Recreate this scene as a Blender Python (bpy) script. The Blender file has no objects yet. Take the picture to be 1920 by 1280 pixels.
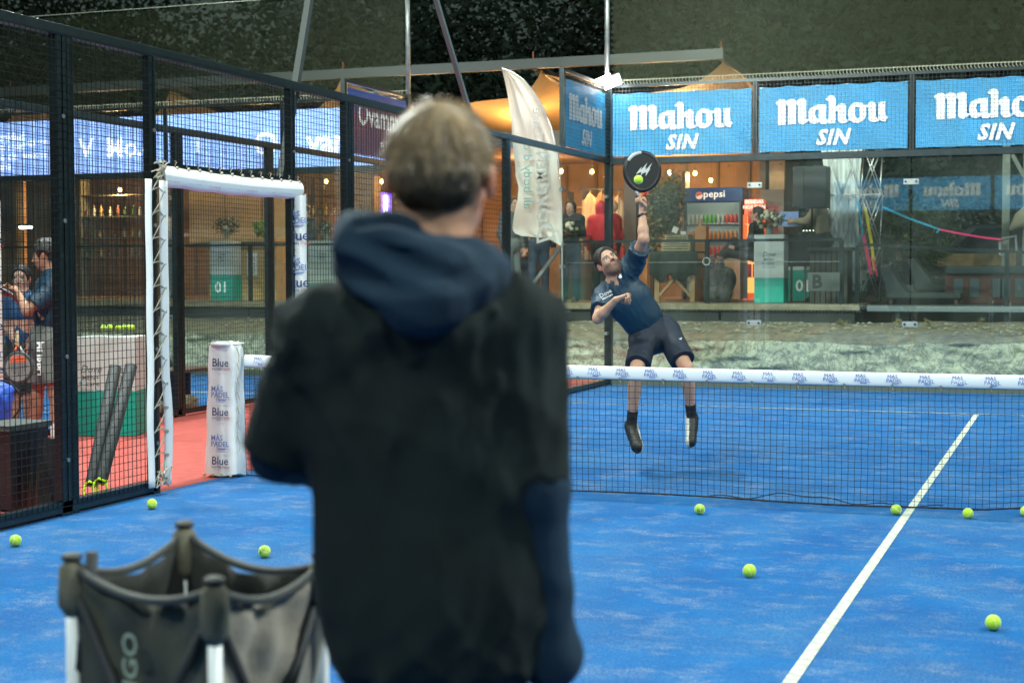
import bpy, bmesh, math, random
import numpy as np
from mathutils import Vector, Matrix
random.seed(7); rng = np.random.default_rng(7)
S = bpy.context.scene
COL = S.collection
# ------------------------------------------------------------ camera
CAM = np.array([0.9727, -10.0127, 1.515])
yaw, pit, rol, FPX = math.radians(20.2455), math.radians(2.5433), math.radians(-0.1209), 2862.9
FW = np.array([-math.sin(yaw)*math.cos(pit), math.cos(yaw)*math.cos(pit), -math.sin(pit)])
R0 = np.array([math.cos(yaw), math.sin(yaw), 0.0]); U0 = np.cross(R0, FW)
RT = R0*math.cos(rol)+U0*math.sin(rol); UP = np.cross(RT, FW)
cd = bpy.data.cameras.new('camera'); cam = bpy.data.objects.new('camera', cd); COL.objects.link(cam)
M = Matrix(((RT[0], UP[0], -FW[0], CAM[0]), (RT[1], UP[1], -FW[1], CAM[1]), (RT[2], UP[2], -FW[2], CAM[2]), (0, 0, 0, 1)))
cam.matrix_world = M
cd.sensor_width = 36; cd.lens = FPX/1920*36; cd.clip_end = 300; cd.clip_start = .05
cd.dof.use_dof = True; cd.dof.focus_distance = 11.3; cd.dof.aperture_fstop = 3.4
S.camera = cam
# ------------------------------------------------------------ world and exposure (night)
w = bpy.data.worlds.new('World'); S.world = w; w.use_nodes = True
bg = w.node_tree.nodes['Background']; bg.inputs[0].default_value = (.5, .72, .62, 1); bg.inputs[1].default_value = .05
S.view_settings.view_transform = 'Standard'; S.view_settings.look = 'None'
S.view_settings.exposure = 0.9; S.view_settings.gamma = 1
S.cycles.max_bounces = 8; S.cycles.transparent_max_bounces = 24; S.cycles.glossy_bounces = 3; S.cycles.diffuse_bounces = 3
S.cycles.caustics_reflective = False; S.cycles.caustics_refractive = False
S.cycles.use_denoising = True
S.cycles.sample_clamp_indirect = 6

def ray(u, v): return FW + RT*(u-960)/FPX - UP*(v-640)/FPX
def atY(u, v, y): d = ray(u, v); return CAM + d*((y-CAM[1])/d[1])
def atX(u, v, x): d = ray(u, v); return CAM + d*((x-CAM[0])/d[0])
def atZ(u, v, z=0.): d = ray(u, v); return CAM + d*((z-CAM[2])/d[2])
def atD(u, v, t): return CAM + ray(u, v)*t

# ------------------------------------------------------------ lamps (power, colour) used by the lamp builders
FLOOD_W, FLOOD_C = 270, (.90, 1.0, .93)
BULB_W, BULB_C = 16, (1.0, .55, .2)

# ------------------------------------------------------------ materials
MATS = {}
def mat(name, col, rough=.6, metal=0., emit=None, es=0., var=0., vs=8., bump=0., bs=60., spec=.5, sheen=0., transl=0., vcol=False, alpha=1., bd=.01):
    if name in MATS: return MATS[name]
    m = bpy.data.materials.new(name); m.use_nodes = True; nt = m.node_tree; b = nt.nodes['Principled BSDF']
    b.inputs['Base Color'].default_value = (*col, 1); b.inputs['Roughness'].default_value = rough
    b.inputs['Metallic'].default_value = metal; b.inputs['Specular IOR Level'].default_value = spec
    if sheen: b.inputs['Sheen Weight'].default_value = sheen; b.inputs['Sheen Roughness'].default_value = .5
    if emit: b.inputs['Emission Color'].default_value = (*emit, 1); b.inputs['Emission Strength'].default_value = es
    tc = nt.nodes.new('ShaderNodeTexCoord')
    src = None
    if vcol:
        a = nt.nodes.new('ShaderNodeVertexColor'); a.layer_name = 'Col'; src = a.outputs[0]
    if var:
        n = nt.nodes.new('ShaderNodeTexNoise'); n.inputs['Scale'].default_value = vs; n.inputs['Detail'].default_value = 5
        nt.links.new(tc.outputs['Object'], n.inputs['Vector'])
        mr = nt.nodes.new('ShaderNodeMapRange'); mr.inputs[1].default_value = .3; mr.inputs[2].default_value = .7
        mr.inputs[3].default_value = 1-var; mr.inputs[4].default_value = 1+var
        nt.links.new(n.outputs[0], mr.inputs[0])
        mx = nt.nodes.new('ShaderNodeVectorMath'); mx.operation = 'SCALE'
        if src: nt.links.new(src, mx.inputs[0])
        else: mx.inputs[0].default_value = col
        nt.links.new(mr.outputs[0], mx.inputs['Scale']); src = mx.outputs[0]
    if src: nt.links.new(src, b.inputs['Base Color'])
    if bump:
        n2 = nt.nodes.new('ShaderNodeTexNoise'); n2.inputs['Scale'].default_value = bs; n2.inputs['Detail'].default_value = 6
        nt.links.new(tc.outputs['Object'], n2.inputs['Vector'])
        bp = nt.nodes.new('ShaderNodeBump'); bp.inputs['Strength'].default_value = bump; bp.inputs['Distance'].default_value = bd
        nt.links.new(n2.outputs[0], bp.inputs['Height']); nt.links.new(bp.outputs[0], b.inputs['Normal'])
    if transl:
        t = nt.nodes.new('ShaderNodeBsdfTranslucent'); ms = nt.nodes.new('ShaderNodeMixShader'); ms.inputs[0].default_value = transl
        if src: nt.links.new(src, t.inputs[0])
        else: t.inputs[0].default_value = (*col, 1)
        out = nt.nodes['Material Output']
        nt.links.new(b.outputs[0], ms.inputs[1]); nt.links.new(t.outputs[0], ms.inputs[2]); nt.links.new(ms.outputs[0], out.inputs[0])
    if alpha < 1: b.inputs['Alpha'].default_value = alpha
    MATS[name] = m
    return m

def glass_mat():
    m = bpy.data.materials.new('glass'); m.use_nodes = True; nt = m.node_tree
    for n in list(nt.nodes):
        if n.type != 'OUTPUT_MATERIAL': nt.nodes.remove(n)
    out = nt.nodes['Material Output']
    fr = nt.nodes.new('ShaderNodeFresnel'); fr.inputs[0].default_value = 1.5
    ml = nt.nodes.new('ShaderNodeMath'); ml.operation = 'MULTIPLY'; ml.inputs[1].default_value = 1.7
    tr = nt.nodes.new('ShaderNodeBsdfTransparent'); tr.inputs[0].default_value = (.93, .97, .95, 1)
    gl = nt.nodes.new('ShaderNodeBsdfGlossy'); gl.inputs['Roughness'].default_value = .012; gl.inputs[0].default_value = (.95, 1, .98, 1)
    df = nt.nodes.new('ShaderNodeBsdfDiffuse'); df.inputs[0].default_value = (.55, .65, .6, 1)
    m1 = nt.nodes.new('ShaderNodeMixShader'); m2 = nt.nodes.new('ShaderNodeMixShader')
    tc = nt.nodes.new('ShaderNodeTexCoord'); n = nt.nodes.new('ShaderNodeTexNoise'); n.inputs['Scale'].default_value = 1.3; n.inputs['Detail'].default_value = 7
    mr = nt.nodes.new('ShaderNodeMapRange'); mr.inputs[1].default_value = .4; mr.inputs[2].default_value = .75; mr.inputs[3].default_value = .006; mr.inputs[4].default_value = .03
    nt.links.new(tc.outputs['Object'], n.inputs[0]); nt.links.new(n.outputs[0], mr.inputs[0])
    nt.links.new(mr.outputs[0], m1.inputs[0]); nt.links.new(tr.outputs[0], m1.inputs[1]); nt.links.new(df.outputs[0], m1.inputs[2])
    nt.links.new(fr.outputs[0], ml.inputs[0]); mn = nt.nodes.new('ShaderNodeMath'); mn.operation = 'MINIMUM'; mn.inputs[1].default_value = .058; nt.links.new(ml.outputs[0], mn.inputs[0]); nt.links.new(mn.outputs[0], m2.inputs[0])
    nt.links.new(m1.outputs[0], m2.inputs[1]); nt.links.new(gl.outputs[0], m2.inputs[2]); nt.links.new(m2.outputs[0], out.inputs[0])
    return m
GLASS = glass_mat()

def turf_mat():
    m = bpy.data.materials.new('blue_turf'); m.use_nodes = True; nt = m.node_tree; b = nt.nodes['Principled BSDF']
    b.inputs['Roughness'].default_value = .75; b.inputs['Specular IOR Level'].default_value = .12
    
    tc = nt.nodes.new('ShaderNodeTexCoord')
    def noise(scale, det, sx=1, sy=1, rough=.6):
        mp = nt.nodes.new('ShaderNodeMapping'); mp.inputs['Scale'].default_value = (sx, sy, 1)
        n = nt.nodes.new('ShaderNodeTexNoise'); n.inputs['Scale'].default_value = scale; n.inputs['Detail'].default_value = det; n.inputs['Roughness'].default_value = rough
        nt.links.new(tc.outputs['Object'], mp.inputs[0]); nt.links.new(mp.outputs[0], n.inputs[0]); return n.outputs[0]
    def mrange(s, a, b_, c=0, d=1):
        r = nt.nodes.new('ShaderNodeMapRange'); r.inputs[1].default_value = a; r.inputs[2].default_value = b_; r.inputs[3].default_value = c; r.inputs[4].default_value = d
        nt.links.new(s, r.inputs[0]); return r.outputs[0]
    def mix(f, A, B):
        x = nt.nodes.new('ShaderNodeMix'); x.data_type = 'RGBA'; x.clamp_factor = True
        nt.links.new(f, x.inputs[0])
        for s, i in ((A, 6), (B, 7)):
            if isinstance(s, tuple): x.inputs[i].default_value = (*s, 1)
            else: nt.links.new(s, x.inputs[i])
        return x.outputs[2]
    def mul(a, b_):
        q = nt.nodes.new('ShaderNodeMath'); q.operation = 'MULTIPLY'; nt.links.new(a, q.inputs[0]); nt.links.new(b_, q.inputs[1]); return q.outputs[0]
    c = mix(mrange(noise(1.6, 4), .3, .7), (.004, .088, .29), (.006, .140, .39))
    c = mix(mrange(noise(38, 3, 1, .6), .35, .7, 0, .5), c, (.003, .075, .29))
    sand = mul(mrange(noise(4.2, 9, .9, 1.1, .78), .50, .72, 0, .85), mrange(noise(110, 3), .46, .6, .03, 1.))
    c = mix(sand, c, (.42, .42, .38))
    dust = mul(mrange(noise(.9, 5), .4, .7, .10, .60), mrange(noise(120, 4, .7, 1.3, .7), .48, .62, .0, 1))
    c = mix(dust, c, (.20, .32, .34))
    nt.links.new(c, b.inputs['Base Color'])
    bp = nt.nodes.new('ShaderNodeBump'); bp.inputs['Strength'].default_value = .6; bp.inputs['Distance'].default_value = .008
    nt.links.new(noise(220, 3), bp.inputs['Height']); nt.links.new(bp.outputs[0], b.inputs['Normal'])
    return m
TURF = turf_mat()

# ------------------------------------------------------------ mesh builder
class MB:
    def __init__(s): s.v = []; s.f = []
    def add(s, vs, fs):
        o = len(s.v); s.v += [tuple(float(c) for c in p) for p in vs]; s.f += [tuple(i+o for i in q) for q in fs]; return s
    def box(s, x0, x1, y0, y1, z0, z1):
        return s.add([(x0,y0,z0),(x1,y0,z0),(x1,y1,z0),(x0,y1,z0),(x0,y0,z1),(x1,y0,z1),(x1,y1,z1),(x0,y1,z1)],
            [(0,3,2,1),(4,5,6,7),(0,1,5,4),(1,2,6,5),(2,3,7,6),(3,0,4,7)])
    def obox(s, c, sx, sy, sz, R=None):
        R = np.eye(3) if R is None else R; c = np.array(c, float)
        P = [c+R@np.array([a*sx/2, b*sy/2, d*sz/2]) for a, b, d in [(-1,-1,-1),(1,-1,-1),(1,1,-1),(-1,1,-1),(-1,-1,1),(1,-1,1),(1,1,1),(-1,1,1)]]
        return s.add(P, [(0,3,2,1),(4,5,6,7),(0,1,5,4),(1,2,6,5),(2,3,7,6),(3,0,4,7)])
    def tube(s, pts, r, n=6, cap=True):
        pts = [np.array(p, float) for p in pts]; rr = r if isinstance(r, (list, tuple)) else [r]*len(pts)
        up = None; V = []
        for i, p in enumerate(pts):
            d = pts[min(i+1, len(pts)-1)]-pts[max(i-1, 0)]; d = d/(np.linalg.norm(d)+1e-9)
            if up is None:
                up = np.array([0, 0, 1.]) if abs(d[2]) < .9 else np.array([1., 0, 0])
            a = np.cross(d, up); a /= np.linalg.norm(a)+1e-9; up = np.cross(a, d)
            for k in range(n):
                t = 2*math.pi*(k+.5)/n; V.append(p+(a*math.cos(t)+up*math.sin(t))*rr[i])
        F = []
        for i in range(len(pts)-1):
            for k in range(n):
                F.append((i*n+k, i*n+(k+1) % n, (i+1)*n+(k+1) % n, (i+1)*n+k))
        if cap: F.append(tuple(range(n-1, -1, -1))); F.append(tuple((len(pts)-1)*n+k for k in range(n)))
        return s.add(V, F)
    def bar(s, p, q, w, h, up=(0, 0, 1)):
        p = np.array(p, float); q = np.array(q, float); d = q-p; L = np.linalg.norm(d); d /= L
        up = np.array(up, float)
        if abs(d@up) > .95: up = np.array([1., 0, 0])
        a = np.cross(d, up); a /= np.linalg.norm(a); u = np.cross(a, d)
        return s.obox((p+q)/2, w, L, h, np.array([a, d, u]).T)
    def lathe(s, c, prof, n=20):
        c = np.array(c, float); V = []; F = []
        for r, z in prof:
            for k in range(n): t = 2*math.pi*k/n; V.append(c+np.array([r*math.cos(t), r*math.sin(t), z]))
        for i in range(len(prof)-1):
            for k in range(n): F.append((i*n+k, i*n+(k+1) % n, (i+1)*n+(k+1) % n, (i+1)*n+k))
        F.append(tuple(range(n-1, -1, -1))); F.append(tuple((len(prof)-1)*n+k for k in range(n)))
        return s.add(V, F)
    def ball(s, c, r, nu=16, nv=10, R=None):
        c = np.array(c, float); r = np.array([r]*3 if np.isscalar(r) else r, float); V = [(0, 0, -1)]
        for i in range(1, nv):
            a = math.pi*i/nv-math.pi/2
            for k in range(nu): t = 2*math.pi*k/nu; V.append((math.cos(a)*math.cos(t), math.cos(a)*math.sin(t), math.sin(a)))
        V.append((0, 0, 1)); V = [np.array(v)*r for v in V]
        if R is not None: V = [R@v for v in V]
        F = []
        for k in range(nu): F.append((0, 1+(k+1) % nu, 1+k))
        for i in range(nv-2):
            for k in range(nu): a = 1+i*nu; F.append((a+k, a+(k+1) % nu, a+nu+(k+1) % nu, a+nu+k))
        a = 1+(nv-2)*nu
        for k in range(nu): F.append((a+k, a+(k+1) % nu, len(V)-1))
        return s.add([v+c for v in V], F)
    def grid(s, fn, nu, nv):
        V = [fn(i/nu, j/nv) for j in range(nv+1) for i in range(nu+1)]
        return s.add(V, [(j*(nu+1)+i, j*(nu+1)+i+1, (j+1)*(nu+1)+i+1, (j+1)*(nu+1)+i) for j in range(nv) for i in range(nu)])
    def prism(s, poly, mtx, depth):
        """2-D polygon (x,y) placed by mtx (origin, ex, ey), thickness depth along -normal"""
        o, ex, ey = [np.array(a, float) for a in mtx]; n = np.cross(ex, ey); n /= np.linalg.norm(n)
        A = [o+ex*x+ey*y for x, y in poly]; k = len(A)
        return s.add(A+[p-n*depth for p in A], [tuple(range(k)), tuple(range(2*k-1, k-1, -1))]+[(i, k+i, k+(i+1) % k, (i+1) % k) for i in range(k)])
    def build(s, name, m, parent=None, smooth=False, solid=0., bevel=0.):
        if not s.v: return None
        me = bpy.data.meshes.new(name); me.from_pydata(s.v, [], s.f); me.update()
        if m: me.materials.append(m)
        o = bpy.data.objects.new(name, me); COL.objects.link(o)
        if smooth: me.polygons.foreach_set('use_smooth', [True]*len(me.polygons))
        if solid: md = o.modifiers.new('s', 'SOLIDIFY'); md.thickness = solid; md.offset = 0
        if bevel: md = o.modifiers.new('b', 'BEVEL'); md.width = bevel; md.segments = 2; md.limit_method = 'ANGLE'
        if parent:
            o.parent = parent
            o.matrix_parent_inverse = Matrix.Translation(parent.location).inverted() if not parent.rotation_euler.z else parent.matrix_basis.inverted()
        return o

def tag(o, label, cat, group=None):
    o['label'] = label; o['category'] = cat
    if group: o['group'] = group
    return o
def struct(o, kind='structure'): o['kind'] = kind; return o
def thing(name, label, cat, loc=(0, 0, 0), group=None):
    o = bpy.data.objects.new(name, None); COL.objects.link(o); o.location = tuple(float(c) for c in loc); o.empty_display_size = .1
    return tag(o, label, cat, group)
def copy_thing(o, parent=None):
    c = o.copy(); COL.objects.link(c)
    if parent: c.parent = parent
    for ch in list(o.children): copy_thing(ch, c)
    return c

def text_geo(txt, bold=0., shear=0., align='CENTER', space=1.):
    cu = bpy.data.curves.new('t', 'FONT'); cu.body = txt; cu.offset = bold; cu.shear = shear; cu.align_x = align; cu.size = 1; cu.resolution_u = 2
    cu.space_character = space; cu.fill_mode = 'FRONT'
    o = bpy.data.objects.new('t', cu); COL.objects.link(o)
    dg = bpy.context.evaluated_depsgraph_get(); dg.update()
    me = bpy.data.meshes.new_from_object(o.evaluated_get(dg))
    V = [(v.co.x, v.co.y) for v in me.vertices]; F = [tuple(p.vertices) for p in me.polygons]
    bpy.data.objects.remove(o); bpy.data.curves.remove(cu); bpy.data.meshes.remove(me)
    return V, F
TC = {}
def put_text(mb, txt, o, ex, ey, h, wscale=1., **k):
    """o = baseline centre, ex/ey unit vectors, h = letter height scale"""
    key = (txt, tuple(sorted(k.items())))
    if key not in TC: TC[key] = text_geo(txt, **k)
    V, F = TC[key]; o, ex, ey = [np.array(a, float) for a in (o, ex, ey)]
    mb.add([o+ex*x*h*wscale+ey*y*h for x, y in V], F)

# ------------------------------------------------------------ signed-distance bodies (one continuous skin) polygonised by surface nets
class Field:
    def __init__(s, lo, hi, res):
        s.lo = np.array(lo, float); s.h = res; s.n = np.ceil((np.array(hi)-s.lo)/res).astype(int)+1
        s.a = np.full(s.n, .5, np.float32)
        s.ax = [(s.lo[i]+res*np.arange(s.n[i])).astype(np.float32) for i in range(3)]
    def _sl(s, lo, hi):
        i0 = np.maximum(((np.array(lo)-s.lo)/s.h).astype(int)-1, 0); i1 = np.minimum(((np.array(hi)-s.lo)/s.h).astype(int)+2, s.n)
        if (i1 <= i0).any(): return None
        sl = tuple(slice(a, b) for a, b in zip(i0, i1))
        X, Y, Z = np.meshgrid(s.ax[0][sl[0]], s.ax[1][sl[1]], s.ax[2][sl[2]], indexing='ij'); return sl, X, Y, Z
    def _mix(s, sl, d, k, op):
        a = s.a[sl]
        if op == 'u':
            h = np.maximum(k-np.abs(a-d), 0)/k; s.a[sl] = np.minimum(a, d)-h*h*k/4
        else:
            d = -d; h = np.maximum(k-np.abs(a-d), 0)/k; s.a[sl] = np.maximum(a, d)+h*h*k/4
    def cone(s, p, q, r1, r2, k=.02, op='u', flat=None):
        p = np.array(p, float); q = np.array(q, float); m = max(r1, r2)+k+s.h*3
        t = s._sl(np.minimum(p, q)-m, np.maximum(p, q)+m)
        if t is None: return
        sl, X, Y, Z = t; b = q-p; L2 = b@b+1e-9
        h = np.clip(((X-p[0])*b[0]+(Y-p[1])*b[1]+(Z-p[2])*b[2])/L2, 0, 1)
        dx, dy, dz = X-p[0]-h*b[0], Y-p[1]-h*b[1], Z-p[2]-h*b[2]
        if flat is not None:                      # flat = (axis, factor): squashed cross-section
            ax, f = flat; ax = ax/np.linalg.norm(ax); c = dx*ax[0]+dy*ax[1]+dz*ax[2]; g = (1/f-1)
            dx, dy, dz = dx+c*g*ax[0], dy+c*g*ax[1], dz+c*g*ax[2]
        d = np.sqrt(dx*dx+dy*dy+dz*dz)-(r1+(r2-r1)*h)
        s._mix(sl, d, k, op)
    def ell(s, c, r, R=None, k=.02, op='u'):
        c = np.array(c, float); r = np.array(r, float); R = np.eye(3) if R is None else R; m = r.max()+k+s.h*3
        t = s._sl(c-m, c+m)
        if t is None: return
        sl, X, Y, Z = t; P = [X-c[0], Y-c[1], Z-c[2]]; k0 = 0; k1 = 0
        for i in range(3):
            q = P[0]*R[0, i]+P[1]*R[1, i]+P[2]*R[2, i]; k0 = k0+(q/r[i])**2; k1 = k1+(q/r[i]**2)**2
        k0 = np.sqrt(k0)+1e-9; k1 = np.sqrt(k1)+1e-9
        s._mix(sl, k0*(k0-1)/k1, k, op)
    def cut(s, p, n, rad=None):                  # remove the side n points to
        p = np.array(p, float); n = np.array(n, float)/np.linalg.norm(n)
        t = s._sl(s.lo, s.lo+s.n*s.h) if rad is None else s._sl(p-rad, p+rad)
        if t is None: return
        sl, X, Y, Z = t; d = (X-p[0])*n[0]+(Y-p[1])*n[1]+(Z-p[2])*n[2]
        if rad is not None:
            ins = (X-p[0])**2+(Y-p[1])**2+(Z-p[2])**2 < rad*rad; s.a[sl] = np.where(ins, np.maximum(s.a[sl], d), s.a[sl])
        else: s.a[sl] = np.maximum(s.a[sl], d)
    def disp(s, fn):
        X, Y, Z = np.meshgrid(*s.ax, indexing='ij'); s.a += fn(X, Y, Z).astype(np.float32)
    def mesh(s):
        a = s.a; ins = a < 0; n = np.array(a.shape)-1
        cnt = np.zeros(n, np.int32); acc = np.zeros((*n, 3), np.float32)
        F = []
        for ax in range(3):
            A = np.moveaxis(a, ax, 0); lo, hi = A[:-1], A[1:]; cr = (lo < 0) != (hi < 0)
            idx = np.argwhere(cr); l = lo[cr]; h_ = hi[cr]; t = l/(l-h_)
            I = np.zeros((len(idx), 3), int); oth = [i for i in range(3) if i != ax]
            I[:, ax] = idx[:, 0]; I[:, oth[0]] = idx[:, 1]; I[:, oth[1]] = idx[:, 2]
            P = I.astype(np.float32); P[:, ax] += t
            ok = (I[:, oth[0]] > 0) & (I[:, oth[1]] > 0) & (I[:, oth[0]] < n[oth[0]]) & (I[:, oth[1]] < n[oth[1]])
            I, P, l = I[ok], P[ok], l[ok]; q = []
            for d0, d1 in ((0, 0), (1, 0), (1, 1), (0, 1)):
                J = I.copy(); J[:, oth[0]] -= d0; J[:, oth[1]] -= d1
                np.add.at(cnt, tuple(J.T), 1); np.add.at(acc, tuple(J.T), P); q.append(J)
            lin = [np.ravel_multi_index(tuple(j.T), n) for j in q]; Q = np.stack(lin, 1)
            fl = (l < 0) if ax != 1 else (l >= 0)
            Q[fl] = Q[fl][:, ::-1]; F.append(Q)
        F = np.concatenate(F); used = cnt.ravel() > 0; mp = np.cumsum(used)-1
        V = acc.reshape(-1, 3)[used]/cnt.ravel()[used][:, None]*s.h+s.lo
        return V, mp[F]
def relax(V, F, it=2, lam=.5):
    for _ in range(it):
        acc = np.zeros_like(V); c = np.zeros(len(V))
        for k in range(4):
            a, b = F[:, k], F[:, (k+1) % 4]; np.add.at(acc, a, V[b]); np.add.at(c, a, 1)
        V = V+lam*(acc/np.maximum(c, 1)[:, None]-V)
    return V
def np_object(name, V, F, m, parent=None, cols=None, smooth=True):
    me = bpy.data.meshes.new(name); me.vertices.add(len(V)); me.vertices.foreach_set('co', np.asarray(V, np.float32).ravel())
    k = F.shape[1]; me.loops.add(F.size); me.loops.foreach_set('vertex_index', F.astype(np.int32).ravel())
    me.polygons.add(len(F)); me.polygons.foreach_set('loop_start', np.arange(0, F.size, k, dtype=np.int32))
    me.polygons.foreach_set('loop_total', np.full(len(F), k, np.int32)); me.update(calc_edges=True); me.validate()
    if smooth: me.polygons.foreach_set('use_smooth', np.ones(len(me.polygons), bool))
    if cols is not None:
        ca = me.color_attributes.new('Col', 'FLOAT_COLOR', 'POINT'); C4 = np.ones((len(V), 4), np.float32); C4[:, :3] = cols
        ca.data.foreach_set('color', C4.ravel())
    me.materials.append(m); o = bpy.data.objects.new(name, me); COL.objects.link(o)
    if parent: o.parent = parent
    return o
# ------------------------------------------------------------ steel, fence and court helpers
STEEL = mat('dark_steel', (.018, .029, .031), .3, .3, var=.3, vs=14)
WIRE = mat('wire_coating', (.014, .021, .021), .35, .3)
GALV = mat('galvanised_steel', (.30, .33, .32), .4, .7, var=.2)
ALU = mat('aluminium', (.55, .57, .56), .35, .8)
WHITE = mat('white_vinyl', (.80, .82, .80), .5, var=.05, vs=5, bump=.15, bs=9)
WHITEL = mat('white_print', (.85, .87, .87), .5)
ROPE = mat('rope', (.42, .38, .30), .9)
BLACK = mat('black_plastic', (.012, .013, .014), .45, var=.3)
NAVYINK = mat('navy_ink', (.012, .03, .13), .5)
BLUEINK = mat('blue_ink', (.03, .12, .48), .5)
REDINK = mat('red_ink', (.5, .05, .03), .5)

# ground ------------------------------------------------------
def sheet(name, x0, x1, y0, y1, z, m):
    return struct(MB().add([(x0, y0, z), (x1, y0, z), (x1, y1, z), (x0, y1, z)], [(0, 1, 2, 3)]).build(name, m))
sheet('ground', -80, 80, -40, 120, -.03, mat('dark_soil', (.09, .085, .07), .95, var=.3, bump=.5, bs=20))
sheet('walkway', -8.35, -5.0, -12, 11.0, -.004, mat('red_turf', (.42, .075, .062), .85, var=.16, vs=9, bump=.3, bs=150))
sheet('court_turf', -5.0, 5.0, -10, 10, 0, TURF)
sheet('neighbour_court_turf', -18.3, -8.35, -10, 10, -.002, TURF)
LINE = mat('line_turf', (.47, .53, .44), .85, var=.35, vs=25, bump=.3, bs=200)
sheet('court_line', -.026, .026, -7, 7.02, .004, LINE)
sheet('service_line', -4.97, 5.0, 6.95, 7.0, .005, LINE)
sheet('neighbour_service_line', -18.0, -8.4, 6.95, 7.0, .003, LINE)
b = MB()
b.box(-5.17, -5.03, -12, -1, -.02, .018); b.box(-5.17, -5.03, 1, 10.1, -.02, .018)
struct(b.build('kerb', mat('kerb_concrete', (.28, .30, .26), .9, var=.3, bump=.4, bs=60)))

# mesh panels -------------------------------------------------
def mesh_y(b, x, y0, y1, z0, z1, st=.05, r=.0018):              # welded wire in a plane x = const
    for i in range(int(round((y1-y0)/st))+1):
        y = y0+i*st; b.box(x-r, x+r, y-r, y+r, z0, z1)
    for i in range(int(round((z1-z0)/st))+1):
        z = z0+i*st; b.box(x-r+.004, x+r+.004, y0, y1, z-r, z+r)
def mesh_x(b, y, x0, x1, z0, z1, st=.05, r=.0021):
    for i in range(int(round((x1-x0)/st))+1):
        x = x0+i*st; b.box(x-r, x+r, y-r, y+r, z0, z1)
    for i in range(int(round((z1-z0)/st))+1):
        z = z0+i*st; b.box(x0, x1, y-r-.004, y+r-.004, z-r, z+r)
def bolts(b, pts, axis):
    for p in pts:
        d = np.array(axis, float); b.tube([np.array(p)-d*.012, np.array(p)+d*.014], .014, 8)

# left side fence of the court --------------------------------
def side_fence(name, label, x, s, nears, near_end, group, detail=True):
    t = thing(name, label, 'fence', (x, 0, 0), group)
    fr = MB()
    for y in nears:
        wd = .11 if abs(abs(y)-2) < .1 else .085
        p = MB(); p.box(x-.025, x+.03, y-wd/2, y+wd/2, -.02, 3.0)
        p.build('post', STEEL, t, bevel=.004)
        if y not in (-1, 1):
            p = MB(); p.box(x-.02, x+.025, y+wd/2+.018, y+wd/2+.075, -.02, 3.0); p.build('post_flange', STEEL, t, bevel=.004)
    fr = MB(); fr.box(x-.035, x+.035, near_end, 6.05, 3.0, 3.07); fr.build('top_rail', STEEL, t, bevel=.004)
    b = MB(); b.box(x-.03, x+.03, near_end, -1.0, .02, .09); b.box(x-.03, x+.03, 1.0, 10, .02, .075); b.build('bottom_rail', STEEL, t)
    b = MB(); b.box(x-.03, x+.03, -.95, .95, 2.22, 2.29); b.build('gate_header', STEEL, t)
    ys = [near_end, -2, -1]
    for a, c in zip(ys[:-1], ys[1:]):
        m = MB(); mesh_y(m, x+.035, a, c, .06, 3.0); m.build('wire_mesh', WIRE, t)
    m = MB(); mesh_y(m, x+.035, -1, 1, 2.27, 3.0); m.build('wire_mesh', WIRE, t)
    for a, c in ((1, 2), (2, 4), (4, 6)):
        m = MB(); mesh_y(m, x+.035, a, c, .06, 3.0); m.build('wire_mesh', WIRE, t)
    if detail:
        b = MB(); bolts(b, [(x+.03, y, z) for y in (-2, -1, 1, 2, 4) for z in (.35, 1.0, 1.85, 2.5)], (1, 0, 0)); b.build('bolt', GALV, t)
    return t
side_fence('court_fence', 'dark steel mesh fence along the near side of the red walkway', -5.0, 1, [-6, -4, -2, -1, 1, 2, 4, 5.97], -6, None)
side_fence('court_fence', 'dark steel mesh fence on the far side of the red walkway', -8.0, -1, [-4, -2, -1, 1, 2, 4, 5.97], -4, None, False)

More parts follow.
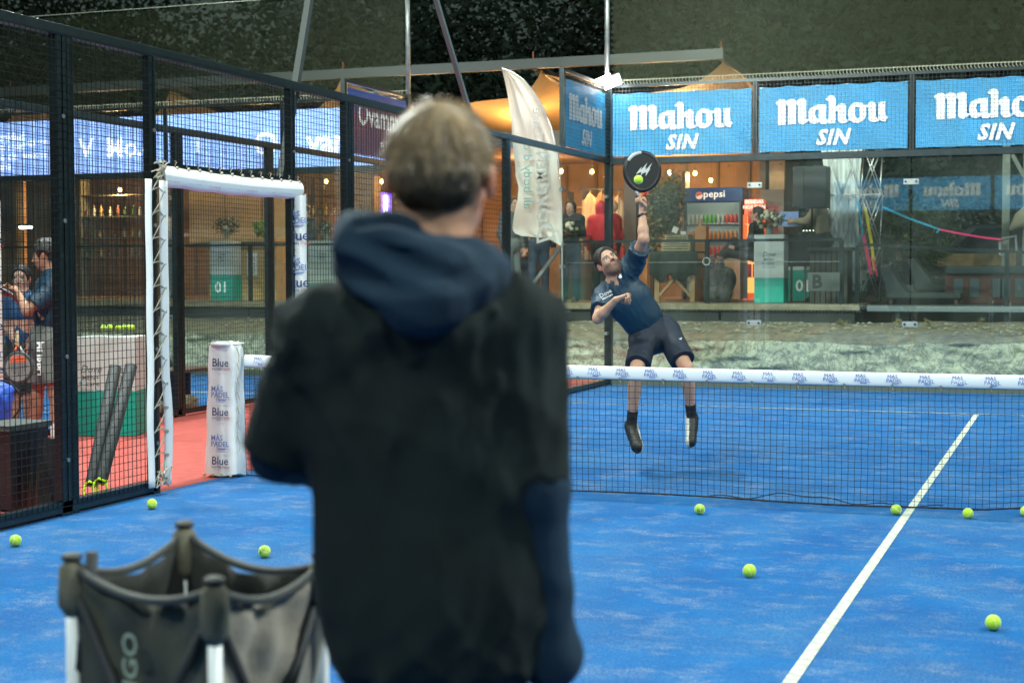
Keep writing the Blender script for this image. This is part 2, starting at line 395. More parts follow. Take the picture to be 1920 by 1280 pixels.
# glass corner and back walls ---------------------------------
def corner(x, y0, label_s, label_b, n_back, dirx):
    t = thing('glass_wall', label_s, 'glass wall', (x, 8, 0))
    for a in (6, 8):
        MB().box(x-.006, x+.006, a+.01+(.04 if a == 6 else 0), a+1.99, .07, 3.0).build('glass_pane', GLASS, t)
    MB().box(x-.03, x+.03, 6.05, 9.96, 3.0, 3.07).build('top_rail', STEEL, t, bevel=.004)
    p = MB(); p.box(x-.03, x+.03, 7.97, 8.03, 3.07, 4.05); p.build('post', STEEL, t)
    p = MB(); p.box(x-.05, x+.05, 9.95, 10.05, 0, 4.07); p.build('post', STEEL, t, bevel=.004)
    MB().box(x-.02, x+.02, 8.03, 9.95, 4.01, 4.05).build('mesh_frame', STEEL, t)
    p = MB(); p.bar((x-.12, 6.9, .0), (x-.12, 6.9, 0.9), .05, .05); 
    m = MB(); mesh_y(m, x+.03, 8.03, 9.95, 3.07, 4.02); m.build('wire_mesh', WIRE, t)
    b = MB()
    for z in (.7, 1.6, 2.55): b.box(x-.018, x+.018, 7.93, 8.07, z-.02, z+.02); b.box(x-.018, x+.018, 9.85, 9.95, z-.02, z+.02)
    b.build('clamp', GALV, t)
    t = thing('glass_wall', label_b, 'glass wall', (x+dirx*5, 10, 0))
    for i in range(n_back):
        a, c = x+dirx*2*i, x+dirx*2*(i+1); l, r = min(a, c), max(a, c)
        MB().box(l+.008, r-.008, 9.994, 10.006, .09, 3.0).build('glass_pane', GLASS, t)
        if i: MB().box(a-.03, a+.03, 9.98, 10.04, 3.07, 4.06).build('post', STEEL, t)
        m = MB(); mesh_x(m, 9.97, l, r, 3.07, 4.02); m.build('wire_mesh', WIRE, t)
    L = 2*n_back; l, r = min(x+.05*dirx, x+dirx*L), max(x+.05*dirx, x+dirx*L)
    MB().box(l, r, 9.96, 10.04, 2.985, 3.07).build('middle_rail', STEEL, t, bevel=.004)
    MB().box(l, r, 9.985, 10.03, 4.02, 4.06).build('top_rail', STEEL, t)
    MB().box(l, r, 9.95, 10.05, .0, .09).build('bottom_rail', mat('base_channel', (.05, .07, .055), .6), t)
    b = MB(); bb = MB()
    for i in range(1, n_back):
        a = x+dirx*2*i
        for z in (.86, 2.67):
            b.box(a-.095, a+.095, 9.975, 9.992, z-.035, z+.035)
            bolts(bb, [(a-.065, 9.968, z), (a+.065, 9.968, z)], (0, 1, 0))
        bolts(bb, [(a-.34, 9.975, 2.93), (a+.34, 9.975, 2.93)], (0, 1, 0))
    b.build('clamp', GALV, t); bb.build('bolt', STEEL, t)
corner(-5.0, 0, 'two glass panes of the side wall, behind the dark fence end', 'long glass back wall under the row of three bright blue banners', 5, 1)
corner(-8.0, 0, 'glass side wall panes of the neighbouring court under the purple banner', 'glass back wall of the neighbouring court, seen through both fences', 5, -1)
# front wall of the court above the photographer, mirrored in the glass
t = thing('mesh_wall', 'dark steel mesh wall frame carrying banners, mirrored in the far glass', 'mesh wall', (0, -10.06, 0))
MB().box(-5, 5, -10.24, -10.16, 2.985, 3.07).build('middle_rail', STEEL, t); MB().box(-5, 5, -10.22, -10.18, 4.02, 4.06).build('top_rail', STEEL, t)
for x in (-5, -3, -1, 1.6, 3, 5): MB().box(x-.04, x+.04, -10.24, -10.16, 0, 4.06).build('post', STEEL, t)

# chain link above the back walls -----------------------------
def chain(name, label, x0, x1, z0, z1, y):
    b = MB(); cw, ch, r = .075, .075, .0017; n = int((x1-x0)/cw); rows = int((z1-z0)/ch)*2
    V = []; F = []
    def seg(p, q):
        o = len(V); d = np.array([q[0]-p[0], q[1]-p[1]]); L = np.linalg.norm(d); nx, nz = -d[1]/L*r, d[0]/L*r
        V.extend([(p[0]+nx, y-r, p[1]+nz), (p[0]-nx, y-r, p[1]-nz), (p[0], y+r, p[1]), (q[0]+nx, y-r, q[1]+nz), (q[0]-nx, y-r, q[1]-nz), (q[0], y+r, q[1])])
        F.extend([(o, o+1, o+4, o+3), (o+1, o+2, o+5, o+4), (o+2, o, o+3, o+5)])
    for i in range(n+1):
        for j in range(rows):
            z = z0+j*ch/2; s0 = cw/4*(1 if j % 2 else -1); xx = x0+i*cw
            a = (xx+(-cw/4 if j % 2 else cw/4), z+.012); c = (xx+(cw/4 if j % 2 else -cw/4), z+ch/2-.0)
            seg(a, c); 
            e = (xx+(cw/4+.0 if j % 2 else -cw/4), z); 
            x2 = xx+cw+(-cw/4 if j % 2 else cw/4)
            seg((x2, z+.012), (xx+(cw/4 if j % 2 else -cw/4)+(0 if j % 2 else cw), z+ch/2)) if False else None
    b.v = V; b.f = F
    return b
def chain2(x0, x1, z0, z1, y, cw=.082, ch=.082, r=.0012):
    # zig-zag wires running up, each hooked to the next: diamonds
    V = []; F = []; n = int((x1-x0)/cw); rows = int((z1-z0)/ch)*2
    for i in range(n):
        for sgn in (1, -1):
            pts = []
            for j in range(rows+1):
                ph = (j+(0 if sgn > 0 else 1)) % 2
                pts.append((x0+(i+.5)*cw+(cw/2*(1 if ph else -1)), z0+j*ch/2))
            for p, q in zip(pts[:-1], pts[1:]):
                o = len(V); dx, dz = q[0]-p[0], q[1]-p[1]; L = math.hypot(dx, dz); nx, nz = -dz/L*r, dx/L*r
                V += [(p[0]+nx, y, p[1]+nz), (p[0]-nx, y, p[1]-nz), (p[0], y+r*1.6, p[1]), (q[0]+nx, y, q[1]+nz), (q[0]-nx, y, q[1]-nz), (q[0], y+r*1.6, q[1])]
                F += [(o, o+1, o+4, o+3), (o+1, o+2, o+5, o+4), (o+2, o, o+3, o+5)]
            break
    b = MB(); b.v = V; b.f = F; return b
CHAINM = mat('chain_wire', (.105, .125, .065), .5, .3)
def chain_fence(name, label, x0, x1, z1, poles):
    t = thing(name, label, 'netting', ((x0+x1)/2, 10.02, 4))
    b = chain2(x0, x1, 4.12, z1, 10.02); c = chain2(x0+.041, x1, 4.12, z1, 10.026); b.add(c.v, c.f); b.build('netting', CHAINM, t)
    e = MB(); e.tube([(x0, 10.02, 4.12), (x1, 10.02, 4.12)], .006, 5); e.tube([(x0, 10.02, z1), (x1, 10.02, z1)], .006, 5)
    for i in range(int((x1-x0)/.045)):
        x = x0+.02+i*.045; e.tube([(x, 10.01, 4.13), (x-.012, 10.0, 4.085), (x+.012, 9.99, 4.06)], .004, 3, False)
    e.build('lacing', mat('lacing_cord', (.36, .38, .28), .7), t)
    for x in poles: MB().tube([(x, 10.05, 3.9), (x, 10.05, 6.3)], .035, 10).build('pole', GALV, t, True)
chain_fence('chain_link_netting', 'tall chain link netting laced above the three bright blue banners', -4.98, 5.0, 6.3, [-5.04])
chain_fence('chain_link_netting', 'tall chain link netting of the neighbouring court, above the long pale blue banners', -16.5, -8.0, 5.55, [-8.0])

# banners -----------------------------------------------------
BAN = mat('blue_banner_fabric', (.075, .43, .80), .55, var=.12, vs=1.5, bump=.25, bs=2.5, transl=.3)
MAHOU = [
 [(180,620),(180,372),(145,345),(190,300),(230,288),(262,295),(282,318),(282,612)],
 [(276,345),(300,305),(345,285),(385,290),(409,318),(409,606),(308,612),(308,372)],
 [(402,345),(430,300),(475,278),(515,288),(537,312),(540,540),(556,552),(592,530),(560,575),(500,614),(455,600),(438,580),(438,372)],
 [(563,470),(580,420),(620,385),(682,364),(694,424),(655,440),(645,485),(665,525),(702,552),(697,590),(645,606),(595,595),(568,550)],
 [(676,364),(787,360),(787,430),(676,428)],
 [(700,426),(787,426),(787,540),(806,556),(838,530),(830,580),(780,606),(730,606),(697,580)],
 [(780,300),(810,262),(850,245),(890,258),(907,285),(907,590),(820,600),(822,332),(810,314)],
 [(903,402),(935,370),(985,343),(1020,354),(1037,380),(1037,545),(1058,556),(1088,530),(1075,575),(1010,600),(962,590),(938,560),(938,440),(903,448)],
 [(1062,490),(1070,420),(1100,368),(1150,336),(1192,372),(1152,392),(1150,500),(1192,556),(1190,592),(1130,590),(1085,562)],
 [(1148,337),(1240,347),(1300,378),(1285,402),(1290,500),(1258,562),(1188,593),(1160,566),(1204,528),(1206,404),(1148,380)],
 [(1272,396),(1310,350),(1350,326),(1396,342),(1409,366),(1409,520),(1432,545),(1462,512),(1470,560),(1400,584),(1350,580),(1320,560),(1320,402)],
 [(1430,340),(1522,328),(1522,500),(1562,525),(1538,545),(1522,580),(1480,570),(1445,550),(1438,520),(1438,360)]]
def banner(o, ex, L, label, wscale=1., tint=None):
    """o = lower start corner, ex = direction along the wall, letters face the court"""
    o = np.array(o, float); ex = np.array(ex, float); ez = np.array([0, 0, 1.]); n = np.cross(ex, ez)
    t = thing('banner', label, 'banner', o+ex*L/2, 'blue banners hung on the wall mesh')
    sd = random.random()*9
    def sf(u, v):
        wv = .006*math.sin(u*9+sd+v*3)+.004*math.sin(u*21+v*8+sd)+.003*math.sin(v*14+u*30)
        sag = -.012*abs(math.sin(u*math.pi*5))*(v) + .006*abs(math.sin(u*math.pi*5))*(1-v)
        return o+ex*(u*L)+ez*(v*.855+sag)-n*(.012-wv)
    MB().grid(sf, 60, 16).build('sheet', BAN, t, True)
    mb = MB(); k = .00102*wscale; x00 = L/2-865*k; q = 0
    for pl in MAHOU:
        q += 1
        P = [(x00+x*k, (970-(y+.0336*x))*.00102) for x, y in pl][::-1]
        mb.prism(P, (o+n*(.006+q*.0004), ex, ez), .002)
    put_text(mb, 'SIN', o+ex*(L/2+.0)+ez*.085+n*.008, ex, ez, .27, .95*wscale, bold=.045, shear=.28, space=1.12)
    mb.build('lettering', WHITEL, t)
    g = MB()
    for i in range(6):
        for z in (.012, .84): g.tube([o+ex*(.03+i*(L-.06)/5)+ez*z-n*.0, o+ex*(.03+i*(L-.06)/5)+ez*z+n*.012], .008, 6)
    g.build('grommet', GALV, t)
    return t
names = ['bright blue banner directly above the raised racket', 'bright blue banner in the middle of the back wall, above the truss frame', 'bright blue banner of the back wall cut by the right picture edge']
for i in range(3): banner((-4.95+2*i, 10.0, 3.09), (1, 0, 0), 1.9, names[i])
banner((-5.0-.01, 8.07, 3.09), (0, 1, 0), 1.85, 'blue banner on the side wall, turned edge-on beside the white feather flag')
for i, x in enumerate((2.97, .95, -1.05, -3.05)):
    banner((x, -10.12, 3.09), (-1, 0, 0), 1.9, ['first', 'second', 'third', 'last'][i]+' blue banner over the near end, mirrored in the far glass')
# neighbouring court banners
GLOWBAN = mat('pale_blue_banner_fabric', (.24, .40, .78), .5, var=.12, vs=1.2, emit=(.26, .42, .95), es=.7)  # emission stands in for lamplight falling on the printed cloth
GLOWBANT = mat('banner_white_print', (.9, .93, .95), .5, emit=(.8, .92, 1.0), es=.8)  # white print glows as well, lamplight put into the material
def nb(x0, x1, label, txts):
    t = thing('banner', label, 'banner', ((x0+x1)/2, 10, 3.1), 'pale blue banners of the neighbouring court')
    MB().grid(lambda u, v: np.array([x0+u*(x1-x0), 10.02+.006*math.sin(u*40+v*5), 3.08+v*.84]), 50, 8).build('sheet', GLOWBAN, t, True)
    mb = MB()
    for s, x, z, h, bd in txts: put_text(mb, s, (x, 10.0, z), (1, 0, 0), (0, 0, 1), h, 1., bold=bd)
    mb.build('lettering', GLOWBANT, t); return t
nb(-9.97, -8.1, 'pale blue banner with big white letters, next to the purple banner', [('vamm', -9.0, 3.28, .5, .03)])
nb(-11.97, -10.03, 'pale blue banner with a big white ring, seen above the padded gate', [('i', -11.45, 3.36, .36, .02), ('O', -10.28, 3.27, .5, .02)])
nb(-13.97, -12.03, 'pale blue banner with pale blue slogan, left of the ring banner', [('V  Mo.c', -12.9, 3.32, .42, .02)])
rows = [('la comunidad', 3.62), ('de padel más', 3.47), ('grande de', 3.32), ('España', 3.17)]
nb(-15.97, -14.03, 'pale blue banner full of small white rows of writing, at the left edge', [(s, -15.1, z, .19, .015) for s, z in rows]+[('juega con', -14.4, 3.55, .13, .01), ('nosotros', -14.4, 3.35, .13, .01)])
t = thing('banner', 'purple and blue banner on the neighbouring side wall, beside the blond head', 'banner', (-8, 9, 3))
m = bpy.data.materials.new('purple_sunset_print'); m.use_nodes = True; nt = m.node_tree; bs = nt.nodes['Principled BSDF']
tc = nt.nodes.new('ShaderNodeTexCoord'); sp = nt.nodes.new('ShaderNodeSeparateXYZ'); rp = nt.nodes.new('ShaderNodeValToRGB'); no = nt.nodes.new('ShaderNodeTexNoise'); no.inputs['Scale'].default_value = 2
ad = nt.nodes.new('ShaderNodeMath'); ad.operation = 'MULTIPLY_ADD'; ad.inputs[1].default_value = .5
nt.links.new(tc.outputs['Object'], sp.inputs[0]); nt.links.new(tc.outputs['Object'], no.inputs[0]); nt.links.new(no.outputs[0], ad.inputs[0]); nt.links.new(sp.outputs['Z'], ad.inputs[2]); nt.links.new(ad.outputs[0], rp.inputs[0])
ad2 = nt.nodes.new('ShaderNodeMath'); ad2.operation = 'SUBTRACT'; ad2.inputs[1].default_value = 0.25; nt.links.new(ad.outputs[0], ad2.inputs[0]); nt.links.new(ad2.outputs[0], rp.inputs[0])
rp.color_ramp.elements[0].color = (.10, .07, .17, 1); rp.color_ramp.elements[0].position = .1; rp.color_ramp.elements[1].color = (.06, .14, .50, 1); rp.color_ramp.elements[1].position = .9
e = rp.color_ramp.elements.new(.35); e.color = (.16, .08, .16, 1); e = rp.color_ramp.elements.new(.6); e.color = (.30, .12, .17, 1)
nt.links.new(rp.outputs[0], bs.inputs['Base Color'])
MB().grid(lambda u, v: np.array([.02, -.93+u*1.86, .1+v*.85]), 20, 6).build('sheet', m, None).parent = t
mb = MB(); put_text(mb, 'Ovamm', (.03, 0, .5), (0, 1, 0), (0, 0, 1), .42, .95, bold=.02); put_text(mb, 'es tu casa', (.03, .35, .25), (0, 1, 0), (0, 0, 1), .16, 1, bold=.01)
mb.build('lettering', WHITEL, None).parent = t

# net ---------------------------------------------------------
t = thing('padel_net', 'black padel net with white printed tape across the blue court', 'net', (0, 0, 0))
CORD = mat('net_cord', (.012, .012, .012), .8)
def ztop(x): return .86+.04*(x/5)**2-.075
def zbot(x): return .012+.006*math.sin(x*3)+(.05*max(0, min(1, (x-.45)/.5)))
b = MB(); st = .042
nx = int(9.8/st)
for i in range(nx+1):
    x = -4.85+i*st; j = random.uniform(-.003, .003)
    pts = [(x+j*math.sin(z*30)+.002*math.sin(z*50+x*9), .012*math.sin(x*2+z*3)*(1-z), z) for z in np.linspace(zbot(x), ztop(x)+.02, 8)]
    b.tube(pts, .0020, 4, False)
for k in range(20):
    f = k/19; pts = []
    for i in range(0, nx+1):
        x = -4.85+i*st; z = zbot(x)+(ztop(x)-zbot(x))*f+random.uniform(-.0015, .0015); pts.append((x, .012*math.sin(x*2+z*3)*(1-z), z-.002*(i % 2)))
    b.tube(pts, .0020, 4, False)
b.build('netting', CORD, t)
b = MB(); b.tube([(-4.85+i*.1, .012*math.sin((-4.85+i*.1)*2), zbot(-4.85+i*.1)+.003) for i in range(98)], .006, 5)
b.tube([(x, .03+.02*math.sin(x*7), .012+.035*math.exp(-((x+.75)/.22)**2)+.02*math.sin(x*9)**2) for x in np.linspace(-1.4, .2, 40)], .004, 4)
b.build('bottom_cord', CORD, t)
b = MB()
def tape(u, v):
    x = -4.85+9.8*u; a = v*2*math.pi; zc = ztop(x)+.045
    return np.array([x, .014*math.cos(a)*(1+.2*math.sin(x*5)), zc+.046*math.sin(a)])
b.grid(tape, 120, 14); b.build('net_tape', mat('tape_vinyl', (.78, .82, .83), .45), t, True)
b = MB(); g = MB(); i = 0
x = -4.72
while x < 1.4:
    z = ztop(x)
    put_text(b, 'MÁS', (x-.010, -.0165, z+.055), (1, 0, 0), (0, 0, 1), .034, 1., bold=.0)
    put_text(b, 'PADEL', (x, -.0165, z+.028), (1, 0, 0), (0, 0, 1), .034, 1., bold=.0)
    b.box(x-.012, x+.028, -.0168, -.0163, z+.020, z+.0245)
    x += .2005
x = -4.65
while x < 2: g.tube([(x, -.014, ztop(x)+.008), (x, -.021, ztop(x)+.008)], .009, 8); g.tube([(x, -.016, ztop(x)+.006), (x+.006, -.018, ztop(x)-.02)], .003, 4); x += .302
b.build('lettering', BLUEINK, t); g.build('grommet', GALV, t)

# printed pads ------------------------------------------------
def blue_logo(mb_n, mb_r, o, ex, ey, s):
    put_text(mb_n, 'Blue', o, ex, ey, s*1.0, .95, bold=.008)
    o2 = np.array(o)-np.array(ey)*s*.30
    put_text(mb_n, 'express', o2-np.array(ex)*s*.33, ex, ey, s*.33, .95)
    put_text(mb_r, 'copec', o2+np.array(ex)*s*.62, ex, ey, s*.33, .95)
def mas_logo(mb, o, ex, ey, s):
    put_text(mb, 'MÁS', np.array(o)-np.array(ex)*s*.3, ex, ey, s*.62, .95, bold=.02); put_text(mb, 'PADEL', np.array(o)-np.array(ey)*s*.5, ex, ey, s*.62, .95, bold=.02)
    p = np.array(o)-np.array(ey)*s*.7; mb.add([p+np.array(ex)*s*a+np.array(ey)*s*c for a, c in ((-.3, .05), (.6, .05), (.45, -.08), (-.1, -.08))], [(0, 1, 2, 3)])
MASINK = mat('faded_blue_ink', (.16, .24, .50), .6)
t = thing('net_post', 'wide white padded net post printed with blue logos, standing in the gate opening', 'net post', (-5.0, -.02, 0))
def postpad(u, v):
    a = u*2*math.pi; z = v*.985; wd = .155-.030*v+.005*math.sin(z*17); dp = .10-.02*v
    if v > .985: wd *= .8
    c, s_ = math.cos(a), math.sin(a); k = 1/max(abs(c), abs(s_))**.72
    return np.array([-5.005+.012*v+wd*c*k*.92, -.03+dp*s_*k*.92, .02+z+.012*math.sin(a*5)*(v > .9)-.01*math.sin(a*3)*(v < .1)])
b = MB(); b.grid(postpad, 40, 30); b.add([(-5.11, -.10, 1.0), (-4.88, -.10, .995), (-4.88, .05, 1.0), (-5.11, .05, 1.0)], [(0, 1, 2, 3)]); 
b.lathe((-5.0, -.03, .985), [(.11, 0), (.10, .018), (.06, .028)], 16)
b.build('padding', WHITE, t, True)
bn, br, bm = MB(), MB(), MB(); ex = np.array([1., 0, 0]); ey = np.array([0, .045, 1.]); ey /= np.linalg.norm(ey)
for z, k in ((.83, 'b'), (.645, 'm'), (.465, 'b'), (.28, 'm'), (.10, 'b')):
    o = np.array([-4.985, -.142+.027*(z/.985)-.006, z]); o[1] -= .006
    if k == 'b': blue_logo(bn, br, o, ex, ey, .085)
    else: mas_logo(bm, o, ex, ey, .09)
bn.build('logo_print', NAVYINK, t); br.build('logo_print', REDINK, t); bm.build('logo_print', MASINK, t)
b = MB()
for i in range(7): b.tube([(-4.86-.012*i*0+.012, -.1, .2+i*.11), (-4.85, -.085, .25+i*.11), (-4.86, -.1, .31+i*.11)], .004, 5)
for i in range(4): b.ball((-5.12+i*.075, -.15, .022), (.014, .01, .012), 8, 6)
b.build('lacing', ROPE, t)

def gate_pad_top(x, y0, y1, z, r, label):
    t = thing('padding', label, 'padding', (x, (y0+y1)/2, z))
    b = MB(); b.grid(lambda u, v: np.array([x+.01+r*math.cos(v*2*math.pi)*.85, y0+(y1-y0)*u, z+r*math.sin(v*2*math.pi)*(1+.05*math.sin(u*30))-.015*math.sin(u*math.pi)]), 40, 16)
    b.build('cover', WHITE, t, True)
    bl, bm = MB(), MB()
    y = y0+.12
    i = 0
    while y < y1-.1:
        a = math.radians(-30); o = (x+.01+r*.88*math.cos(a), y, z+r*1.02*math.sin(a)-.015*math.sin((y-y0)/(y1-y0)*math.pi))
        (put_text(bl if i % 2 else bm, 'MÁS PADEL' if i % 2 else 'Blue express', o, (0, 1, 0), (-.5, 0, .86), .032, 1.)); y += .27; i += 1
    bl.build('logo_print', MASINK, t); bm.build('logo_print', REDINK, t)
    b = MB(); y = y0+.03
    while y < y1:
        b.tube([(x+.03, y, z+r*.9), (x+.035, y+.02, z+r*1.35), (x-.01, y+.07, z+r*1.5), (x-.04, y+.10, z+r*1.2)], .0045, 5)
        b.tube([(x+.045, y, z+r*.8), (x+.06, y, z+r*.75)], .011, 6); y += .15
    b.build('lacing', ROPE, t)
    return t
gate_pad_top(-5.0, -.92, 1.1, 2.20, .075, 'white rolled padding laced along the top of the gate opening')
t = thing('padding', 'white laced strips of padding on the left gate post, ropes showing between', 'padding', (-5, -1, 0))
for y, wd, ph in ((-1.115, .035, 0), (-.93, .05, 2)):
    MB().grid(lambda u, v: np.array([-4.94+.025*math.sin(u*math.pi), y+(u-.5)*wd*2+.035*math.sin(max(0, .35-v)*9)*(1 if y > -1 else -.3)+.003*math.sin(v*20+ph), .06+v*2.10]), 6, 40).build('cover', WHITE, t, True, solid=.004)
b = MB()
for i in range(13):
    z = .1+i*.165; s_ = 1
    b.tube([(-4.925, -.95, z), (-4.92, -1.02, z+.02+.02*random.random()), (-4.925, -1.10, z+.005)], .0045, 5)
    b.tube([(-4.92, -1.10, z), (-4.915, -1.02, z+.08+.02*random.random()), (-4.92, -.95, z+.165)], .0045, 5)
    b.tube([(-4.93, -.94, z), (-4.915, -.94, z)], .011, 6)
for i in range(14): b.tube([(-4.92+random.uniform(0, .03), -1.02+random.uniform(-.09, .09), (2.2 if i < 8 else .1)+random.uniform(-.05, .09)) for _ in range(4)], .005, 5)
b.build('lacing', ROPE, t)
def pad_right(x, y, label, s=1):
    t = thing('padding', label, 'padding', (x, y, 0))
    b = MB(); b.grid(lambda u, v: np.array([x+.01+.085*math.cos(u*2*math.pi), y+.075*math.sin(u*2*math.pi), .08+v*2.08+.008*math.sin(u*12)]), 18, 20)
    b.build('cover', WHITE, t, True)
    bn, br, bm = MB(), MB(), MB(); ex = np.array([.8, .6, 0])*1.; ex = np.array([.87, .5, 0]); z = 1.98; i = 0
    while z > .2:
        o = np.array([x+.045, y-.078, z]); o = np.array([x+.01, y, z])+.089*np.array([.5, -.87, 0])
        if i % 2: blue_logo(bn, br, o, ex, (0, 0, 1), .115)
        else: mas_logo(bm, o, ex, (0, 0, 1), .105)
        z -= .19; i += 1
    bn.build('logo_print', NAVYINK, t); br.build('logo_print', REDINK, t); bm.build('logo_print', MASINK, t)
pad_right(-5.0, 1.08, 'white round padding with blue logos on the right gate post')
pad_right(-8.0, 1.05, 'white round padding on the far gate post at the left edge')

MAST = mat('mast_paint', (.05, .065, .06), .5)
# slanting light masts ---------------------------------------
t = thing('light_mast', 'two slanting dark steel mast legs rising from the side fence', 'light mast', (-5.08, 1.1, 0))
b = MB(); b.bar((-5.10, 1.0, 2.2), (-5.10, 2.05, 5.3), .055, .055); b.build('leg', MAST, t)
b = MB(); b.bar((-5.10, 5.45, 2.9), (-5.10, 3.1, 5.6), .045, .045); b.build('leg', mat('pale_mast', (.12, .16, .16), .4, .2), t)
# floodlights -------------------------------------------------
def flood(loc, target, label, power=FLOOD_W, size=.45, spread=180):
    loc = Vector(loc); d = (Vector(target)-loc).normalized(); q = d.to_track_quat('-Z', 'Y'); Rm = np.array(q.to_matrix())
    t = thing('floodlight', label, 'floodlight', loc, 'court floodlights')
    b = MB(); b.obox(loc-d*.05, size+.05, .30, .07, Rm); b.build('housing', STEEL, t, bevel=.006)
    b = MB(); b.obox(loc-d*.012, size, .26, .01, Rm); b.build('lens', mat('flood_lens', (.9, .9, .9), .3, emit=(.95, 1, .98), es=30), t)
    ld = bpy.data.lights.new('floodlight_beam', 'AREA'); ld.shape = 'RECTANGLE'; ld.size = size; ld.size_y = .26; ld.energy = power; ld.color = FLOOD_C
    lo = bpy.data.objects.new('floodlight_beam', ld); COL.objects.link(lo); lo.parent = t; lo.matrix_basis = Matrix.Translation(d*.01) @ q.to_matrix().to_4x4(); ld.spread = math.radians(spread)
    return t
P_ = [(-4.9, 2.2, 'over the left fence, beyond the net'), (4.9, 2.2, 'over the right fence, beyond the net'), (-4.9, -4.2, 'over the left fence, on the near side of the net'), (4.9, -4.2, 'over the right fence, on the near side of the net')]
for x, y, s in P_:
    flood((x, y, 7.3), (x*.1, y*.8, 0), 'court floodlight '+s)
for y, s in ((3, 'far'), (-4, 'near')):
    flood((-8.3, y, 6.2), (-12, y, 0), 'floodlight of the neighbouring court at its %s end' % s, 260)
flood((-7.9, 1.0, 6.2), (-6.6, .8, 0), 'floodlight over the red walkway', 60)
flood((-4.9, 3.6, 6.2), (-2.5, 11, .6), 'floodlight over the left fence turned to the banners and the rock bank', 150, spread=110)
flood((4.9, 3.6, 6.2), (.5, 11, .6), 'floodlight over the right fence turned to the banners and the rock bank', 150, spread=110)
flood((-9.5, 3.6, 6.2), (-11, 11, .6), 'neighbouring floodlight turned to its banners and the rock bank', 120, spread=110)
for x, s in ((-4.6, 'left'), (4.6, 'right')):
    flood((x, -12.3, 8.4), (x*.1, -7, 1), 'added unseen floodlight behind the camera for the foreground man, %s one' % s, 260)  # added behind the camera to brighten the foreground man from the back
flood((-5.04, 10.2, 6.5), (-3.5, 14.2, 1.2), 'added unseen floodlight above the corner pole to brighten the terrace', 75)  # this and the next two are added to brighten the terrace
flood((3.0, 10.2, 6.5), (0.5, 14.5, 1.2), 'added unseen floodlight over the right back wall to brighten the terrace', 30)
flood((-11.0, 10.2, 6.5), (-11, 14.5, 1.2), 'added unseen floodlight over the neighbouring back wall to brighten the terrace', 60)
for x, s in ((-4.9, 'left'), (4.9, 'right')):
    flood((x, -4.9, 6.2), (x*.1, -10.1, 3.2), 'added unseen floodlight over the %s fence to brighten the near end banners' % s, 120, spread=110)  # added pair lights the near end banners for their mirror image
t = thing('lit_floodlight', 'glowing white twin floodlight on the corner pole above the side banner', 'floodlight', (-4.95, 10.1, 4.1))
q = Vector((.35, -1, -.75)).normalized().to_track_quat('-Z', 'Y'); Rm = np.array(q.to_matrix())
Rr = np.array(Matrix.Rotation(math.radians(-25), 3, 'Y'))@Rm
b = MB(); b.obox(np.array([-4.94, 9.93, 4.10]), .26, .15, .05, Rr); b.build('housing', ALU, t)
b = MB(); b.obox(np.array([-4.925, 9.895, 4.085]), .24, .13, .01, Rr); b.build('lens', mat('small_flood_lens', (.9, .9, .9), .3, emit=(.95, 1, 1), es=14), t)
b = MB(); b.obox(np.array([-5.06, 9.98, 4.13]), .2, .10, .03, Rr); b.build('lens', mat('small_flood_lens', (.9,)*3), t)
ld = bpy.data.lights.new('small_flood_beam', 'POINT'); ld.energy = 5; ld.shadow_soft_size = .08; lo = bpy.data.objects.new('small_flood_beam', ld); COL.objects.link(lo); lo.parent = t; lo.matrix_parent_inverse = Matrix.Translation(t.location).inverted(); lo.location = (-4.85, 9.7, 4.0)

# tennis balls ------------------------------------------------
FELT = mat('ball_felt', (.50, .80, .02), .95, var=.1, vs=60, sheen=.5, bump=.6, bs=300)
FELTS = [FELT, mat('worn_ball_felt', (.42, .68, .05), .95, var=.2, vs=60, sheen=.4, bump=.6, bs=300), mat('bright_ball_felt', (.55, .86, .02), .95, var=.1, vs=60, sheen=.5, bump=.6, bs=300)]
SEAM = mat('ball_seam', (.75, .85, .55), .8); INK = mat('ball_ink', (.02, .03, .01), .8)
def make_ball(c, label, rot, txt=False):
    t = thing('padel_ball', label, 'ball', c, 'yellow padel balls')
    b = MB(); b.ball((0, 0, 0), .0335, 24, 16); o = b.build('felt', random.choice(FELTS), None, True); o.parent = t
    b = MB(); pts = []
    for i in range(61):
        a = 2*math.pi*i/60; x, y, z = math.cos(a)+.45*math.cos(3*a)*.6, math.sin(a)-.45*math.sin(3*a)*.6, .95*math.sin(2*a)
        v = np.array([x, y, z]); pts.append(v/np.linalg.norm(v)*.0334)
    b.tube(pts, .0013, 5, False); o = b.build('seam', SEAM, None, True); o.parent = t
    if txt:
        V, F = text_geo('ZOR', bold=.02); b = MB()
        b.add([(x*.022, -math.sqrt(max(0, .0338**2-(x*.022)**2-(y*.022)**2)), y*.022) for x, y in V], F); o = b.build('print', INK, None); o.parent = t
    t.rotation_euler = rot
    return t
bl = [((285, 953), 'yellow ball on the blue turf by the foot of the gate post', 0), ((29, 1023), 'yellow ball on the turf at the left picture edge below the black bin', 0), ((496, 1044), 'yellow ball peeping over the edge of the black ball cart', 1),
      ((1312, 963), 'yellow printed ball at the net below the jumping player', 1), ((1680, 964), 'yellow ball just left of the white centre line by the net', 0), ((1815, 971), 'yellow ball just right of the white centre line by the net', 0),
      ((1405, 1081), 'yellow ball alone in the middle of the near court', 0), ((1862, 1180), 'nearest and largest yellow ball, right of the white centre line', 0), ((1923, 967), 'yellow ball caught in the net cord at the right picture edge', 0)]
for i, ((u, v), lb, tx) in enumerate(bl):
    p = atZ(u, v+1, 0); p[2] = .034; make_ball(p, lb, (random.uniform(-.4, .4)+(.5 if tx else 0), random.uniform(-1, 1)+(2.6 if tx else 0), .35), tx)
